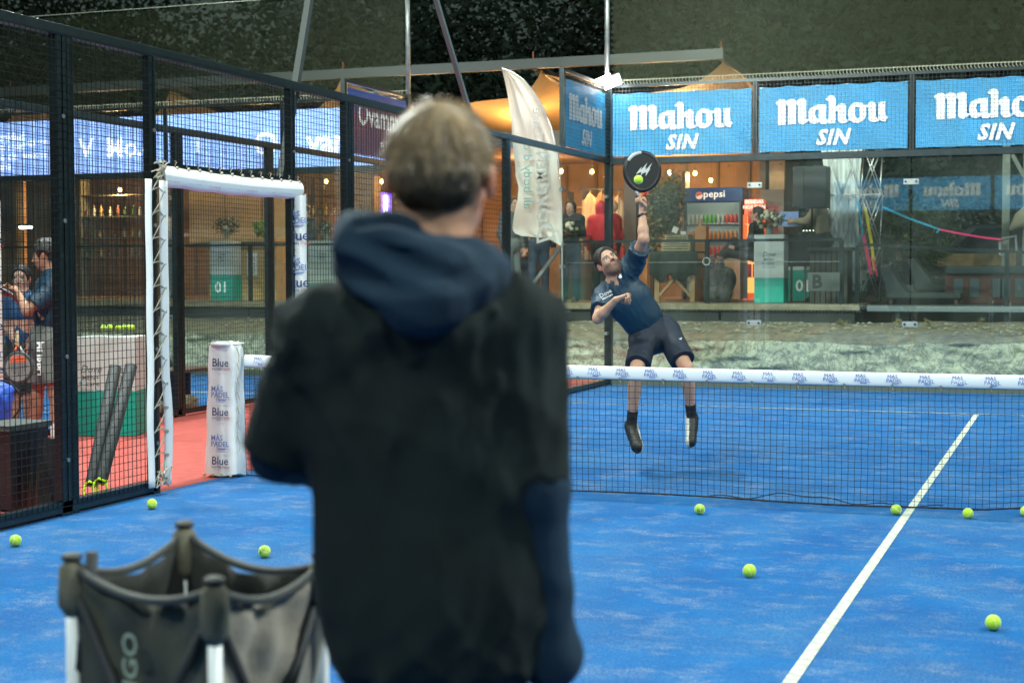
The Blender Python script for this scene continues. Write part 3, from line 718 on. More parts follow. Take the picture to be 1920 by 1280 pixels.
make_ball(atD(1197, 337, 11.05), 'yellow ball in mid air, in front of the black racket', (1, 2, 0))
# ------------------------------------------------------------ people
SKINM = mat('skin', (.5, .3, .2), .5, vcol=True, bump=.15, bs=90, spec=.35)
def nrm(v): v = np.array(v, float); return v/(np.linalg.norm(v)+1e-9)
def frame(up, fwd):
    up = nrm(up); f = np.array(fwd, float); f = nrm(f-up*(f@up)); s = np.cross(f, up)   # s = the figure's right
    return np.array([s, f, up]).T
def hand(F, wr, d, n, curl, sc=1., thumb=1, spread=.05):
    """wr wrist, d hand direction, n palm normal (fingers curl towards n), thumb = side (+1/-1 along d x n)"""
    d = nrm(d); n = nrm(n-d*(np.dot(n, d))); s = np.cross(d, n)*thumb
    F.cone(wr, wr+d*.085*sc, .026*sc, .033*sc, .02, flat=(n, .55))
    F.cone(wr+d*.03*sc, wr+d*.082*sc+s*.018*sc, .024*sc, .022*sc, .02, flat=(n, .6))
    L = [.073, .082, .076, .060]
    for i in range(4):
        off = (.030-.0205*i)*sc; base = wr+d*.085*sc+s*off; a = 0; p = base; dd = nrm(d+s*spread*(1.5-i))
        seg = [.46, .30, .24]; cr = curl[i] if hasattr(curl, '__len__') else curl
        for k in range(3):
            a += cr*(1, 1.1, .8)[k]; q = p+(dd*math.cos(a)+n*math.sin(a))*L[i]*seg[k]*sc
            F.cone(p, q, (.0098-.0008*k)*sc, (.0092-.0009*k)*sc, .006); p = q
    p = wr+d*.025*sc+s*.028*sc; c0 = np.mean(curl) if hasattr(curl, '__len__') else curl
    q = p+nrm(s*.75+d*.7+n*.3)*.040*sc; r = q+nrm(d*.8-s*.35*c0+n*(.3+.5*c0))*.032*sc; u = r+nrm(d*.7-s*.7*c0+n*(.2+.6*c0))*.026*sc
    F.cone(p, q, .014*sc, .0115*sc, .012); F.cone(q, r, .0115*sc, .0105*sc, .006); F.cone(r, u, .0105*sc, .0085*sc, .006)
def wrinkle(amp, sc=1., seed=0, d=(0, 0, 1)):
    r = np.random.default_rng(seed); K = r.normal(size=(6, 3))*28/sc; K -= np.outer(K@nrm(d), nrm(d))*.55; ph = r.uniform(0, 6, 6)
    K2 = r.normal(size=(3, 3))*6/sc; ph2 = r.uniform(0, 6, 3)
    def f(X, Y, Z):
        wv = sum(np.sin(K2[i][0]*X+K2[i][1]*Y+K2[i][2]*Z+ph2[i]) for i in range(3)); t = 0
        for i in range(6):
            s = np.sin(K[i][0]*X+K[i][1]*Y+K[i][2]*Z+ph[i]+1.6*wv); t = t+(1-np.abs(s))**2-.35
        return -amp*t/2.4*(.6+.4*np.sin(wv*1.3))
    return f
def human(label, J, skin=(.50, .29, .20), hair=(.02, .014, .01), res=.008, beard=0., hair_style='short', ear=0., top=None, bottom=None, shoes=None, socks=None, group=None, hands=True, sc=1., clo_res=None, watch=None, name='person', headk=1.):
    J = {k: (np.array(v, float) if not isinstance(v, dict) else v) for k, v in J.items()}
    HR = frame(J['hup'], J['hf']); hc = J['head']; rg, fw, up = HR.T; s = sc*headk
    legs = 'kL' in J
    pts = np.array([v for k, v in J.items() if k not in ('hup', 'hf', 'tf', 'hL', 'hR', 'soL', 'soR') and not isinstance(v, dict) and v.shape == (3,)])
    F = Field(pts.min(0)-.2, pts.max(0)+.2, res)
    # head
    F.ell(hc+up*.028*s-fw*.012*s, (.076*s, .096*s, .094*s), HR, .02)
    F.ell(hc-up*.030*s+fw*.022*s, (.060*s, .070*s, .080*s), HR, .03)
    F.ell(hc-up*.085*s+fw*.052*s, (.030*s, .026*s, .024*s), HR, .03)            # chin
    for m in (1, -1):
        F.cone(hc-up*.045*s-fw*.012*s+rg*m*.052*s, hc-up*.082*s+fw*.045*s+rg*m*.020*s, .016*s, .013*s, .03)   # jaw
        F.ell(hc-up*.022*s+fw*.062*s+rg*m*.036*s, (.022*s, .020*s, .018*s), HR, .02)          # cheek
        F.ell(hc+up*.006*s+fw*.091*s+rg*m*.031*s, (.015*s, .012*s, .010*s), HR, .012, op='s')   # socket
        F.ell(hc+up*.004*s+fw*.074*s+rg*m*.031*s, (.0125*s, .0125*s, .0125*s), HR, .003)     # eyeball
        F.cone(hc+up*.024*s+fw*.086*s+rg*m*.012*s, hc+up*.024*s+fw*.074*s+rg*m*.048*s, .0075*s, .006*s, .012)  # brow
        ec = hc+up*.000*s-fw*.012*s+rg*m*(.082+ear)*s; E = frame(nrm(up-fw*.1), nrm(fw+rg*m*.5))
        F.ell(ec, (.010*s, .018*s, .033*s), frame(up, fw+rg*m*-.35), .008)
        F.ell(ec+rg*m*.008*s+fw*.003*s, (.004*s, .009*s, .018*s), frame(up, fw+rg*m*-.35), .005, op='s')
    F.cone(hc+up*.014*s+fw*.086*s, hc-up*.022*s+fw*.107*s, .008*s, .012*s, .012)             # nose
    for m in (1, -1): F.ell(hc-up*.026*s+fw*.096*s+rg*m*.011*s, (.008*s, .010*s, .007*s), HR, .006)
    F.ell(hc-up*.049*s+fw*.088*s, (.023*s, .010*s, .006*s), HR, .006); F.ell(hc-up*.058*s+fw*.086*s, (.019*s, .011*s, .007*s), HR, .006)
    # trunk
    nk, pv = J['neck'], J['pelvis']; sL, sR = J['sL'], J['sR']; spine = nrm(nk-pv); across = nrm(sR-sL); tf = nrm(J['tf']) if 'tf' in J else nrm(np.cross(spine, across))
    TR = frame(spine, np.cross(spine, across)); th = np.linalg.norm(nk-pv)
    F.cone(hc-up*.06*s-fw*.02*s, nk+spine*.01, .056*s, .062*sc, .03)
    ch = pv+(nk-pv)*.68; mid = pv+(nk-pv)*.35
    def trunk(G, e=0., k=.05, waist=True):
        G.ell(ch, (.160*sc+e, .108*sc+e, .20*sc), TR, k); G.ell(mid, (.142*sc+e, .100*sc+e, .17*sc), TR, k)
        if waist: G.ell(pv, (.158*sc+e, .108*sc+e, .12*sc), frame(nrm(spine+np.array([0, 0, .6])), TR[:, 1]), k)
        G.cone(sL*.86+nk*.14, sR*.86+nk*.14, .066*sc+e, .066*sc+e, k)
        for q in (sL, sR): G.cone(nk+spine*.01, q, .045*sc+e, .052*sc+e, k)
    trunk(F)
    for q in ('L', 'R'):
        sh, el, wr = J['s'+q], J['e'+q], J['w'+q]
        F.cone(sh, el, .053*sc, .040*sc, .03); F.cone(el, el+(wr-el)*.35, .040*sc, .039*sc, .02); F.cone(el+(wr-el)*.3, wr, .039*sc, .026*sc, .02, )
        if hands:
            h = J.get('h_'+q, {}); d = nrm(h.get('d', wr-el)); n = np.array(h.get('n', tf*.5-across*(1 if q == 'R' else -1)), float)
            hand(F, wr, d, n, h.get('curl', .45), sc*1.02, h.get('th', 1 if q == 'R' else -1))
        if legs:
            hp, kn, an = J['p'+q] if 'p'+q in J else pv+across*(.085*sc if q == 'R' else -.085*sc)-spine*.04, J['k'+q], J['a'+q]
            to = J.get('t'+q, an+nrm(tf*[1, 1, 0])*.19-np.array([0, 0, .05]))
            F.cone(hp, kn, .082*sc, .052*sc, .04); F.cone(kn, an, .049*sc, .034*sc, .03)
            back = -nrm(to-an); sn = nrm(an-kn); back = nrm(back-sn*(back@sn)); cf = kn+(an-kn)*.32+back*.018*sc
            F.ell(cf, (.046*sc, .046*sc, .11*sc), frame(sn, back), .03)
            F.cone(an, to, .028*sc, .020*sc, .02, flat=None)
    V, Fc = F.mesh(); V = relax(V, Fc, 1)
    # colours: skin with brows, eyes, lips and beard
    q = (V-hc)@HR/s; x, y, z = q.T; C = np.tile(np.array(skin, np.float32), (len(V), 1)); ax = np.abs(x)
    r2 = np.random.default_rng(3); C *= (1+r2.normal(0, .02, (len(V), 1)))
    def paint(mk, c, a=1.): C[mk] = C[mk]*(1-a)+np.array(c)*a
    nh = (z < .1) & (np.abs(y) < .13) & (ax < .1)
    red = nh & (((ax > .07)) | ((y > .10) & (z < 0) & (z > -.04))); paint(red, (skin[0]*1.1, skin[1]*.6, skin[2]*.6), .5)
    if beard: paint(nh & (z < -.022-.12*(y < .02)*0) & (z > -.125) & (y > -.005) & ~((ax < .024) & (z > -.066) & (z < -.044)) & ((z < -.035) | (ax < .02)) & (y > .0), (hair[0]*1.2, hair[1]*1.2, hair[2]*1.2), beard)
    paint(nh & (ax < .021) & (z > -.064) & (z < -.046) & (y > .075), (.38, .13, .11), .7)
    paint(nh & (np.abs(z-.027) < .0055) & (ax > .012) & (ax < .050) & (y > .06), hair, .9)
    paint(nh & (np.abs(z-.004) < .0055) & (np.abs(ax-.031) < .012) & (y > .07), (.7, .7, .68)); paint(nh & (np.abs(z-.006) < .0058) & (np.abs(ax-.031) < .0058) & (y > .07), (.03, .02, .015))
    paint(nh & (np.abs(z-.0115) < .002) & (np.abs(ax-.031) < .014) & (y > .07), (.05, .03, .02), .8)
    body = np_object(name, V, Fc, SKINM, None, C); tag(body, label, 'person', group)
    # hair
    if hair_style:
        G = Field(hc-.19*s, hc+.19*s, max(.0045, res*.7)); e = {'short': .015, 'crop': .010, 'curly': .026, 'long': .016, 'cap': .012}[hair_style]*s
        G.ell(hc+up*.034*s-fw*.018*s, (.078*s+e, .098*s+e, .094*s+e), HR, .02)
        if hair_style == 'long':
            G.cone(hc-fw*.05*s, hc-fw*.055*s-up*.13*s, .085*s, .075*s, .04, flat=(fw, .6))
            for m in (1, -1): G.cone(hc+rg*m*.070*s-fw*.01*s, hc+rg*m*.075*s-up*.12*s, .028*s, .03*s, .03)
        G.cut(hc+up*.045*s+fw*.055*s, nrm(fw*1.0-up*.35)); 
        if hair_style != 'long': G.cut(hc-up*.055*s-fw*.05*s, nrm(-up*.9+fw*.5))
        if hair_style != 'long':
            for m in (1, -1): G.ell(hc+rg*m*.088*s-up*.012*s-fw*.008*s, (.028*s, .036*s, .048*s), HR, .01, op='s')
        am = {'short': .006, 'crop': .003, 'curly': .016, 'long': .005, 'cap': 0.002}[hair_style]*s; G.disp(wrinkle(am, .5 if hair_style == 'curly' else .7, 5, up if hair_style != 'curly' else fw))
        V, Fc = G.mesh()
        if len(V): np_object('hair', V, Fc, mat('hair_%02d' % int(hair[0]*200), hair, .6, var=.6, vs=70, bump=.5, bs=60), body)
    def garment(nm, build, m, seed, amp=.005, lo=None, hi=None, d=spine):
        r = clo_res or res*1.15
        G = Field(pts.min(0)-.24, pts.max(0)+.22, r); build(G); G.disp(wrinkle(amp, 1., seed, d)); V, Fc = G.mesh(); V = relax(V, Fc, 1); return np_object(nm, V, Fc, m, body)
    if top:
        sl = top.get('sleeve', .55); e = top.get('ease', .014)
        def bt(G):
            trunk(G, e, .05, True)
            for q_ in ('L', 'R'):
                sh, el, wr = J['s'+q_], J['e'+q_], J['w'+q_]
                if sl <= 1: G.cone(sh, sh+(el-sh)*(sl+.12), .060*sc+e, .056*sc+e*1.3, .03); dr = nrm(el-sh); G.cut(sh+(el-sh)*sl, dr, .16)
                else:
                    G.cone(sh, el, .058*sc+e, .050*sc+e, .03); G.cone(el, wr, .049*sc+e, .034*sc+e*.7, .03)
                    d = nrm(wr-el); G.cut(wr-d*.0, d, .10)
            h = top.get('hem', .12); G.cut(pv-spine*h, -(nrm(spine+np.array(top.get('hemtilt', (0, 0, 0))))))
            G.cone(nk+spine*.085, nk+spine*.035+TR[:, 1]*.02, .060*sc, .060*sc, .01, op='s')
            if top.get('hood'):
                pass
        garment('shirt' if sl <= 1 else 'sweater', bt, top['m'], 3, top.get('amp', .006))
    if bottom and legs:
        ln = bottom.get('len', .8); e = bottom.get('ease', .022)
        def bb(G):
            G.ell(pv+spine*.01, (.165*sc+.026, .115*sc+.030, .16*sc), frame(nrm(spine+np.array([0, 0, .6])), TR[:, 1]), .04)
            for q_ in ('L', 'R'):
                hp, kn, an = J['p'+q_] if 'p'+q_ in J else pv+across*(.085*sc if q_ == 'R' else -.085*sc)-spine*.04, J['k'+q_], J['a'+q_]
                if ln <= 1: p1 = hp+(kn-hp)*(ln+.15); G.cone(hp, p1, .088*sc+e*.8, .078*sc+e*1.3, .07); G.cut(hp+(kn-hp)*ln, nrm(kn-hp), .17)
                else: G.cone(hp, kn, .086*sc+e*.5, .058*sc+e*.8, .04); G.cone(kn, an, .057*sc+e*.8, .044*sc+e*.8, .03); G.cut(an+(an-kn)*.04, nrm(an-kn), .09)
            G.cut(pv+spine*.135, nrm(spine+np.array(bottom.get('tilt', (0, 0, 0)))), .26)
        garment('shorts' if ln <= 1 else 'trousers', bb, bottom['m'], 8, .006, d=(0, 0, 1))
    if legs:
        for q_ in ('L', 'R'):
            an, kn = J['a'+q_], J['k'+q_]; to = J.get('t'+q_, an+nrm(tf*[1, 1, 0])*.19-np.array([0, 0, .05])); dn = nrm(an-kn); d = nrm(to-an); u_ = nrm(np.cross(np.cross(d, dn), d))
            if socks:
                G = Field(np.minimum(an, kn)-.12, np.maximum(an, kn)+.12, .007); G.cone(an-dn*socks[1], an+dn*.02, .042*sc, .038*sc, .01); G.cone(an, an+d*.08, .038*sc, .035*sc, .02); V, Fc = G.mesh(); np_object('sock', V, Fc, socks[0], body)
            if shoes:
                G = Field(np.minimum(an, to)-.16, np.maximum(an, to)+.16, .0065)
                heel = an-d*.035+dn*.035; toe = to+d*.02+dn*.0
                sd_ = nrm(np.cross(d, dn)); dn2 = nrm(np.cross(sd_, d)); dn2 = dn2 if dn2@dn > 0 else -dn2
                if 'so'+q_ in J: dn2 = J['so'+q_]; dn2 = nrm(dn2-d*(dn2@d))
                G.cone(heel, toe, .050*sc, .048*sc, .02, flat=(dn2, .85)); G.cone(an+dn*.01, an+d*.08+dn*.01, .048*sc, .040*sc, .03); G.cone(heel+dn2*.020, toe+dn2*.014, .052*sc, .052*sc, .01, flat=(dn2, .5))
                G.cut(an-dn*.03, -dn, .09)
                V, Fc = G.mesh(); zz = (V-heel)@dn2; C = np.where((zz > .004)[:, None], np.array(shoes[1]), np.array(shoes[0])).astype(np.float32)
                np_object('shoe', V, Fc, mat('shoe_upper', (.1, .1, .1), .55, vcol=True, bump=.3, bs=120), body, C)
    return body

HUMANS = {}
NAVY = mat('navy_polyester', (.004, .032, .062), .55, var=.15, vs=6,  bump=.15, bs=250)
NAVYS = mat('navy_shorts_cloth', (.004, .012, .028), .7, var=.1)
# the jumping player; camera-facing figure about 1.4 m beyond the net
T = 11.7
def A(u, v, dt=0): return atD(u, v, T+dt)
toC = -FW
J = dict(head=A(1141, 493, -.02), hup=nrm(-RT*.50+UP*.80+FW*.32), hf=nrm(RT*.06+UP*.50-FW*.86),
    neck=A(1157, 533, .03), sL=A(1189, 492, .0), sR=A(1133, 556, .05), eL=A(1207, 448, -.20), wL=A(1204, 398, -.14), eR=A(1121, 597, -.12), wR=A(1155, 562, -.27),
    pelvis=A(1226, 628, .16), pR=A(1206, 640, .12), pL=A(1251, 624, .12), kR=A(1193, 697, -.20), kL=A(1287, 690, -.16), aR=A(1184, 796, -.02), aL=A(1297, 782, .05),
    tR=A(1193, 833, -.13), tL=A(1296, 822, -.03), soR=nrm(-UP*.55-FW*.3+RT*.25), soL=nrm(-RT*.95+FW*.35),
    h_L=dict(d=nrm(UP*.9+RT*.05+toC*.1), n=nrm(toC*.5-RT*.85), curl=1.05, th=1), h_R=dict(d=nrm(RT*.92+UP*.32), n=nrm(toC*.35-UP*.8+RT*-.1), curl=1.25, th=1))
player = human('bearded man in navy T-shirt jumping to smash a ball above his head', J, skin=(.46, .27, .185), hair=(.018, .013, .010), res=.0055, beard=.55, hair_style='short',
    top=dict(m=NAVY, sleeve=.62, ease=.022, hem=.10, amp=.012, hemtilt=(.0, 0, .05)), bottom=dict(m=NAVYS, len=.80, ease=.016), socks=(mat('black_sock', (.01, .011, .012), .8), .11), shoes=((.012, .014, .013), (.60, .60, .52)), clo_res=.008)
# shirt marks: chest lettering and a small emblem
def mark_on(o_px, dt, fn, m, name, parent):
    b = MB(); fn(b, A(*o_px, dt)); return b.build(name, m, parent)
# racket ------------------------------------------------------
def racket(label, c_face, up, nrmv, m_face, name='padel_racket', frame_m=None, accent=None, grip_m=None, holes=True, sc=1.):
    up = nrm(up); n = nrm(np.array(nrmv)-up*np.dot(nrmv, up)); s = np.cross(up, n)
    t = thing(name, label, 'racket', c_face-up*.27*sc)
    P = lambda x, y, z=0: np.array(c_face)+(s*x+up*y+n*z)*sc
    def outline(a, k=1.):
        x = .128*math.sin(a); y = .140*math.cos(a)
        if y < 0: x *= (1-.12*(y/.14)**2)
        return x*k, y*k
    b = MB(); N = 40; th = .017
    ring = [outline(2*math.pi*i/N, .97) for i in range(N)]
    b.add([P(x, y, th) for x, y in ring]+[P(x, y, -th) for x, y in ring], [tuple(range(N)), tuple(range(2*N-1, N-1, -1))]+[(i, N+i, N+(i+1) % N, (i+1) % N) for i in range(N)])
    b.build('hitting_face', m_face, t)
    b = MB(); b.tube([P(*outline(2*math.pi*i/N, 1.0)) for i in range(N+1)], .0205*sc, 8, False); b.build('frame', frame_m or BLACK, t, True)
    if holes:
        b = MB()
        for i in range(-4, 5):
            for j in range(-4, 5):
                if i*i+j*j < 17: b.tube([P(i*.021, j*.021-.01, th+.0015), P(i*.021, j*.021-.01, th-.002)], .0055*sc, 8)
        b.build('hole_pattern', mat('hole_dark', (.002, .002, .002), .9), t)
    b = MB(); b.tube([P(-.055, -.118), P(-.012, -.20)], [.012*sc, .010*sc], 8); b.build('throat', mat('pale_carbon', (.5, .5, .5), .4), t, True)
    b = MB(); b.tube([P(.055, -.118), P(.012, -.20)], [.012*sc, .010*sc], 8); b.build('throat', accent or mat('red_throat', (.55, .03, .03), .4), t, True)
    b = MB(); b.tube([P(0, -.195), P(0, -.215), P(0, -.33)], [.013*sc, .0165*sc, .0165*sc], 10); b.ball(P(0, -.335), .018*sc, 10, 6); b.build('grip', grip_m or mat('grip_tape', (.62, .62, .55), .8, bump=.4, bs=80), t, True)
    return t, P
fc = A(1204, 322, -.14)
rk, P = racket('black racket with white flashes and a red throat, raised by the jumping man', fc, UP*1.0+RT*.03, -FW+RT*.1, mat('carbon_face', (.010, .013, .014), .35), holes=False)
b = MB()
for dx in (0, .045):
    pts = [(-.065+dx, -.03), (-.01+dx, .045), (-.018+dx, .012), (.045+dx, .085), (.02+dx, .03), (.028+dx, .028), (-.015+dx, -.045), (-.012+dx, -.005)]
    b.add([P(x*.8-.0, y*.8, .0185+dx*.01) for x, y in pts], [tuple(range(len(pts)))])
b.build('flash_print', mat('flash_white', (.55, .58, .56), .5), rk)
b = MB(); b.tube([P(.13*math.sin(a), .142*math.cos(a), .006) for a in np.linspace(-1.0, -.1, 12)], .016, 6); b.build('frame_highlight', mat('pale_carbon', (.5,)*3), rk, True)
# watch on the racket wrist
b = MB(); wl = A(1203.5, 404, -.145); b.tube([wl-UP*.016, wl+UP*.016], .0335, 16); tag(b.build('wristwatch', BLACK, None, True), 'dark watch on the wrist that swings the raised racket', 'watch')
# marks on the shirt
b = MB(); o = A(1137, 553, -.145); ex = nrm(RT*.86+UP*.46); ey = nrm(UP*.86-RT*.46)
put_text(b, 'Dove', o, ex, ey, .045, 1); put_text(b, 'MEN+care', o-ey*.022, ex, ey, .02, 1, bold=.02)
b.build('shirt_print', WHITEL, player)
b = MB(); o = A(1163, 519, -.115); b.ball(o, (.014, .004, .014), 8, 6); b.bar(o+UP*.012-RT*.008, o+UP*.022+RT*.008, .004, .005); b.build('shirt_emblem', WHITEL, player)
b = MB(); o = A(1273, 640, -.07)
for k in range(3): b.bar(o+RT*(k*.011-.012)+UP*(.002), o+RT*(k*.011-.002)+UP*(.018+.006*k), .008, .003, FW)
b.build('shorts_emblem', WHITEL, player)

# ------------------------------------------------------------ the coach in front, seen from behind
TK = 2.5
def K(u, v, dt=0): return atD(u, v, TK+dt)
CLOTHV = mat('black_sweatshirt', (.008, .0135, .0135), .9, var=.25, vs=5, spec=.2,  bump=.4, bs=300)
HOODM = mat('navy_hoodie', (.009, .025, .045), .9, var=.25, vs=7, spec=.25,  bump=.4, bs=260)
G0 = np.array([K(815, 900)[0], K(815, 900)[1], 0])
Fh = nrm([FW[0], FW[1], 0]); Rh = nrm([RT[0], RT[1], 0]); Zu = np.array([0, 0, 1.])
def B(r, f, z): return np.array([K(815, 900)[0], K(815, 900)[1], 0])+Rh*r+Fh*f+Zu*z
J = dict(head=K(829, 338), hup=Zu*1.0+Rh*.03-Fh*.08, hf=Fh*.93+Rh*.22-Zu*.05, neck=B(.01, -.01, 1.485), sL=K(600, 626), sR=K(970, 626), eL=K(520, 850, .06), wL=K(640, 880, .26), eR=K(1000, 905, -.03), wR=K(1030, 1235, .03),
    pelvis=B(0, .0, .98), tf=Fh, kL=B(-.12, .02, .52), kR=B(.12, -.02, .52), aL=B(-.14, 0, .09), aR=B(.14, -.04, .09))
COACH = human('large blurred blond man in dark sweatshirt and navy hood seen from behind', J, skin=(.48, .26, .17), hair=(.15, .10, .05), res=.0065, hair_style='crop', ear=.007, hands=True,
    top=dict(m=CLOTHV, sleeve=.92, ease=.022, hem=.16, amp=.010), bottom=dict(m=mat('dark_trousers', (.01, .012, .016), .8), len=2), shoes=((.02, .02, .02), (.5, .5, .5)), clo_res=.009, sc=.78, headk=.955/.78)
def sdf_part(nm, lo, hi, res, fn, m, parent, seed=1, amp=.006, d=(0, 0, 1)):
    G = Field(lo, hi, res); fn(G)
    if amp: G.disp(wrinkle(amp, 1., seed, d))
    V, Fc = G.mesh(); V = relax(V, Fc, 1); return np_object(nm, V, Fc, m, parent)
def sweater_core(G):        # sleeves of the hoodie below the short dark sleeves
    G.cone(J['eR'], J['wR'], .055, .050, .03); G.cone(J['sR']*.3+J['eR']*.7, J['eR'], .050, .055, .03)
    G.ell(J['wR']+np.array([0, 0, .01]), (.05, .05, .05), None, .03)
sdf_part('sleeve', J['eR']-.45, J['eR']+.4, .010, sweater_core, HOODM, COACH, 4, .006)
sdf_part('sleeve', J['eL']-.35, J['eL']+.5, .010, lambda G: G.cone(J['eL'], J['wL'], .052, .040, .03), HOODM, COACH, 5, .007)
def broad(G):               # broad boxy back of the outer sweatshirt
    Rm = frame(Zu, Fh)
    for s_, e_ in ((J['sL'], J['eL']), (J['sR'], J['eR'])):
        G.cone(s_*.9+B(0, 0, 1.45)*.1, s_, .066, .070, .05); G.cone(s_, e_, .070, .066, .05); G.cut(s_+(e_-s_)*1.02, nrm(e_-s_), .12)
    G.ell(B(-.005, 0, 1.30), (.205, .115, .20), Rm, .05); G.ell(B(-.005, .0, 1.10), (.195, .118, .26), Rm, .06); G.ell(B(-.0, .0, .95), (.19, .125, .22), Rm, .06)
    G.cone(B(-.12, -.01, 1.45), B(.13, -.01, 1.45), .055, .055, .06)
    G.ell(B(0, -.03, 1.43), (.12, .10, .07), Rm, .04)
    G.cut(B(0, 0, .86), (0, 0, -1))
ob = [c for c in COACH.children if c.name.startswith('shirt')]
for o_ in ob: bpy.data.objects.remove(o_)
sdf_part('sweatshirt', B(-.55, -.35, .8), B(.55, .35, 1.62), .009, broad, CLOTHV, COACH, 12, .013, nrm([.3, .2, 1])) if False else None
lo = np.minimum.reduce([B(a, b_, .8) for a in (-.45, .45) for b_ in (-.35, .4)]); hi = np.maximum.reduce([B(a, b_, 1.62) for a in (-.45, .45) for b_ in (-.35, .4)])
sdf_part('sweatshirt', lo, hi, .009, broad, CLOTHV, COACH, 12, .016, nrm(Rh*.35+Zu*.9))
def hood(G):
    Rm = frame(Zu, Fh); c = K(780, 500)
    # thick rolled collar round the neck and the bag of the hood hanging at the back
    N = 20; pts = []
    for i in range(N+1):
        a = 2*math.pi*i/N; r_ = .108; pts.append(B(-.022+r_*1.02*math.sin(a), .005-.105*math.cos(a), 1.555+.016*math.cos(a)*-1-.03*math.sin(a)+(.0)))
    for p, q in zip(pts[:-1], pts[1:]): G.cone(p, q, .030, .030, .02)
    G.ell(B(-.035, -.075, 1.525), (.124, .058, .066), frame(Zu+Fh*.35+Rh*.25, Fh), .04)
    G.ell(B(-.01, -.095, 1.50), (.100, .042, .045), frame(Zu, Fh), .04)
    G.cone(B(-.125, -.03, 1.52), B(.0, -.11, 1.475), .026, .03, .04); G.cone(B(.095, -.03, 1.49), B(.0, -.11, 1.475), .026, .03, .04)
    G.cone(B(-.13, .02, 1.49), B(-.06, -.06, 1.575), .03, .03, .05); G.cone(B(.10, .02, 1.47), B(.06, -.04, 1.54), .026, .028, .05)
    for p_, q_ in (((-.13, -.115, 1.575), (.03, -.150, 1.505)), ((-.14, -.10, 1.52), (-.03, -.145, 1.475)), ((.10, -.10, 1.55), (.05, -.150, 1.50)), ((-.10, -.085, 1.60), (.09, -.10, 1.575))): G.cone(B(*p_), B(*q_), .011, .006, .03, op='s')
    G.ell(B(-.01, -.115, 1.455), (.05, .03, .035), frame(Zu, Fh), .05)
    G.cone(B(.005, .0, 1.40), B(.0, -.0, 1.68), .056, .062, .012, op='s')
lo = B(0, 0, 1.46)-np.array([.3, .3, .16]); hi = B(0, 0, 1.46)+np.array([.3, .3, .2])
sdf_part('hood', lo, hi, .006, hood, HOODM, COACH, 9, .022, nrm(Rh+Zu*.1))
# hair strands: short tapered locks over the cap, lighter at the tips
hh = [c for c in COACH.children if c.name.startswith('hair')][0]
hv = np.empty(len(hh.data.vertices)*3, np.float32); hh.data.vertices.foreach_get('co', hv); hv = hv.reshape(-1, 3); hn = np.array([v.normal[:] for v in hh.data.vertices])
hc = J['head']; HR = frame(J['hup'], J['hf'])
idx = rng.choice(len(hv), 15000); V = []; C = []; loc = (hv[idx]-hc)@HR
crown = np.array([.01, -.06, .11]); dirs = loc-crown; dirs[:, 2] -= .03; dirs /= np.linalg.norm(dirs, axis=1)[:, None]+1e-6; dirs = dirs@HR.T
nn = hn[idx]; tang = dirs-(dirs*nn).sum(1)[:, None]*nn; tang /= np.linalg.norm(tang, axis=1)[:, None]+1e-6
clump = np.sin(loc@np.array([61, 47, 53])+3*np.sin(loc@np.array([21, -33, 17]))); L = np.where(loc[:, 2] > .04, .034, np.where(loc[:, 2] > 0, .017, .007))*(1+.3*rng.random(len(idx)))
lift = np.where(loc[:, 2] > .05, .55, .25)[:, None]
keep = ~((np.abs(loc[:, 0]) > .055) & (loc[:, 2] < .03) & (loc[:, 1] > -.05)); L = L*keep
dd = tang+nn*lift*(1+.5*clump[:, None])+rng.normal(0, .22, (len(idx), 3)); dd /= np.linalg.norm(dd, axis=1)[:, None]
side = np.cross(dd, nn); side /= np.linalg.norm(side, axis=1)[:, None]+1e-6
a = hv[idx]-nn*.003; w_ = .0011; tip = a+dd*L[:, None]; midp = a+dd*L[:, None]*.55+nn*.002
V = np.stack([a-side*w_, a+side*w_, midp+side*w_*.8, midp-side*w_*.8, tip], 1).reshape(-1, 3)
base = np.arange(len(idx))[:, None]*5; Q = np.concatenate([base+np.array([[0, 1, 2, 3]]), base+np.array([[3, 2, 4, 4]])]); 
Q1 = base+np.array([[0, 1, 2, 3]]); T3 = base+np.array([[3, 2, 4]])
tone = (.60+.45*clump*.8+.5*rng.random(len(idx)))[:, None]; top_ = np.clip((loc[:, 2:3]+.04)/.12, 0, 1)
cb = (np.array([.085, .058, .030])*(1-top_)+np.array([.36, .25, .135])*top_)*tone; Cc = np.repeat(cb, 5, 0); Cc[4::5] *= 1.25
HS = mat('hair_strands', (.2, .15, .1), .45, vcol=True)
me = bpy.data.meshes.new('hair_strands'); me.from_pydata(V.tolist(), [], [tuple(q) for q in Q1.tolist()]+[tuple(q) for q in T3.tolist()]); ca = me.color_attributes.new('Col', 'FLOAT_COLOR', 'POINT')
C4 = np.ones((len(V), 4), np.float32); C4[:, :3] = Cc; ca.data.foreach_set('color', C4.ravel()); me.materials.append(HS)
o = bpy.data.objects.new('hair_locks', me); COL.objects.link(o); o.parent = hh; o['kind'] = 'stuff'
del o['kind']

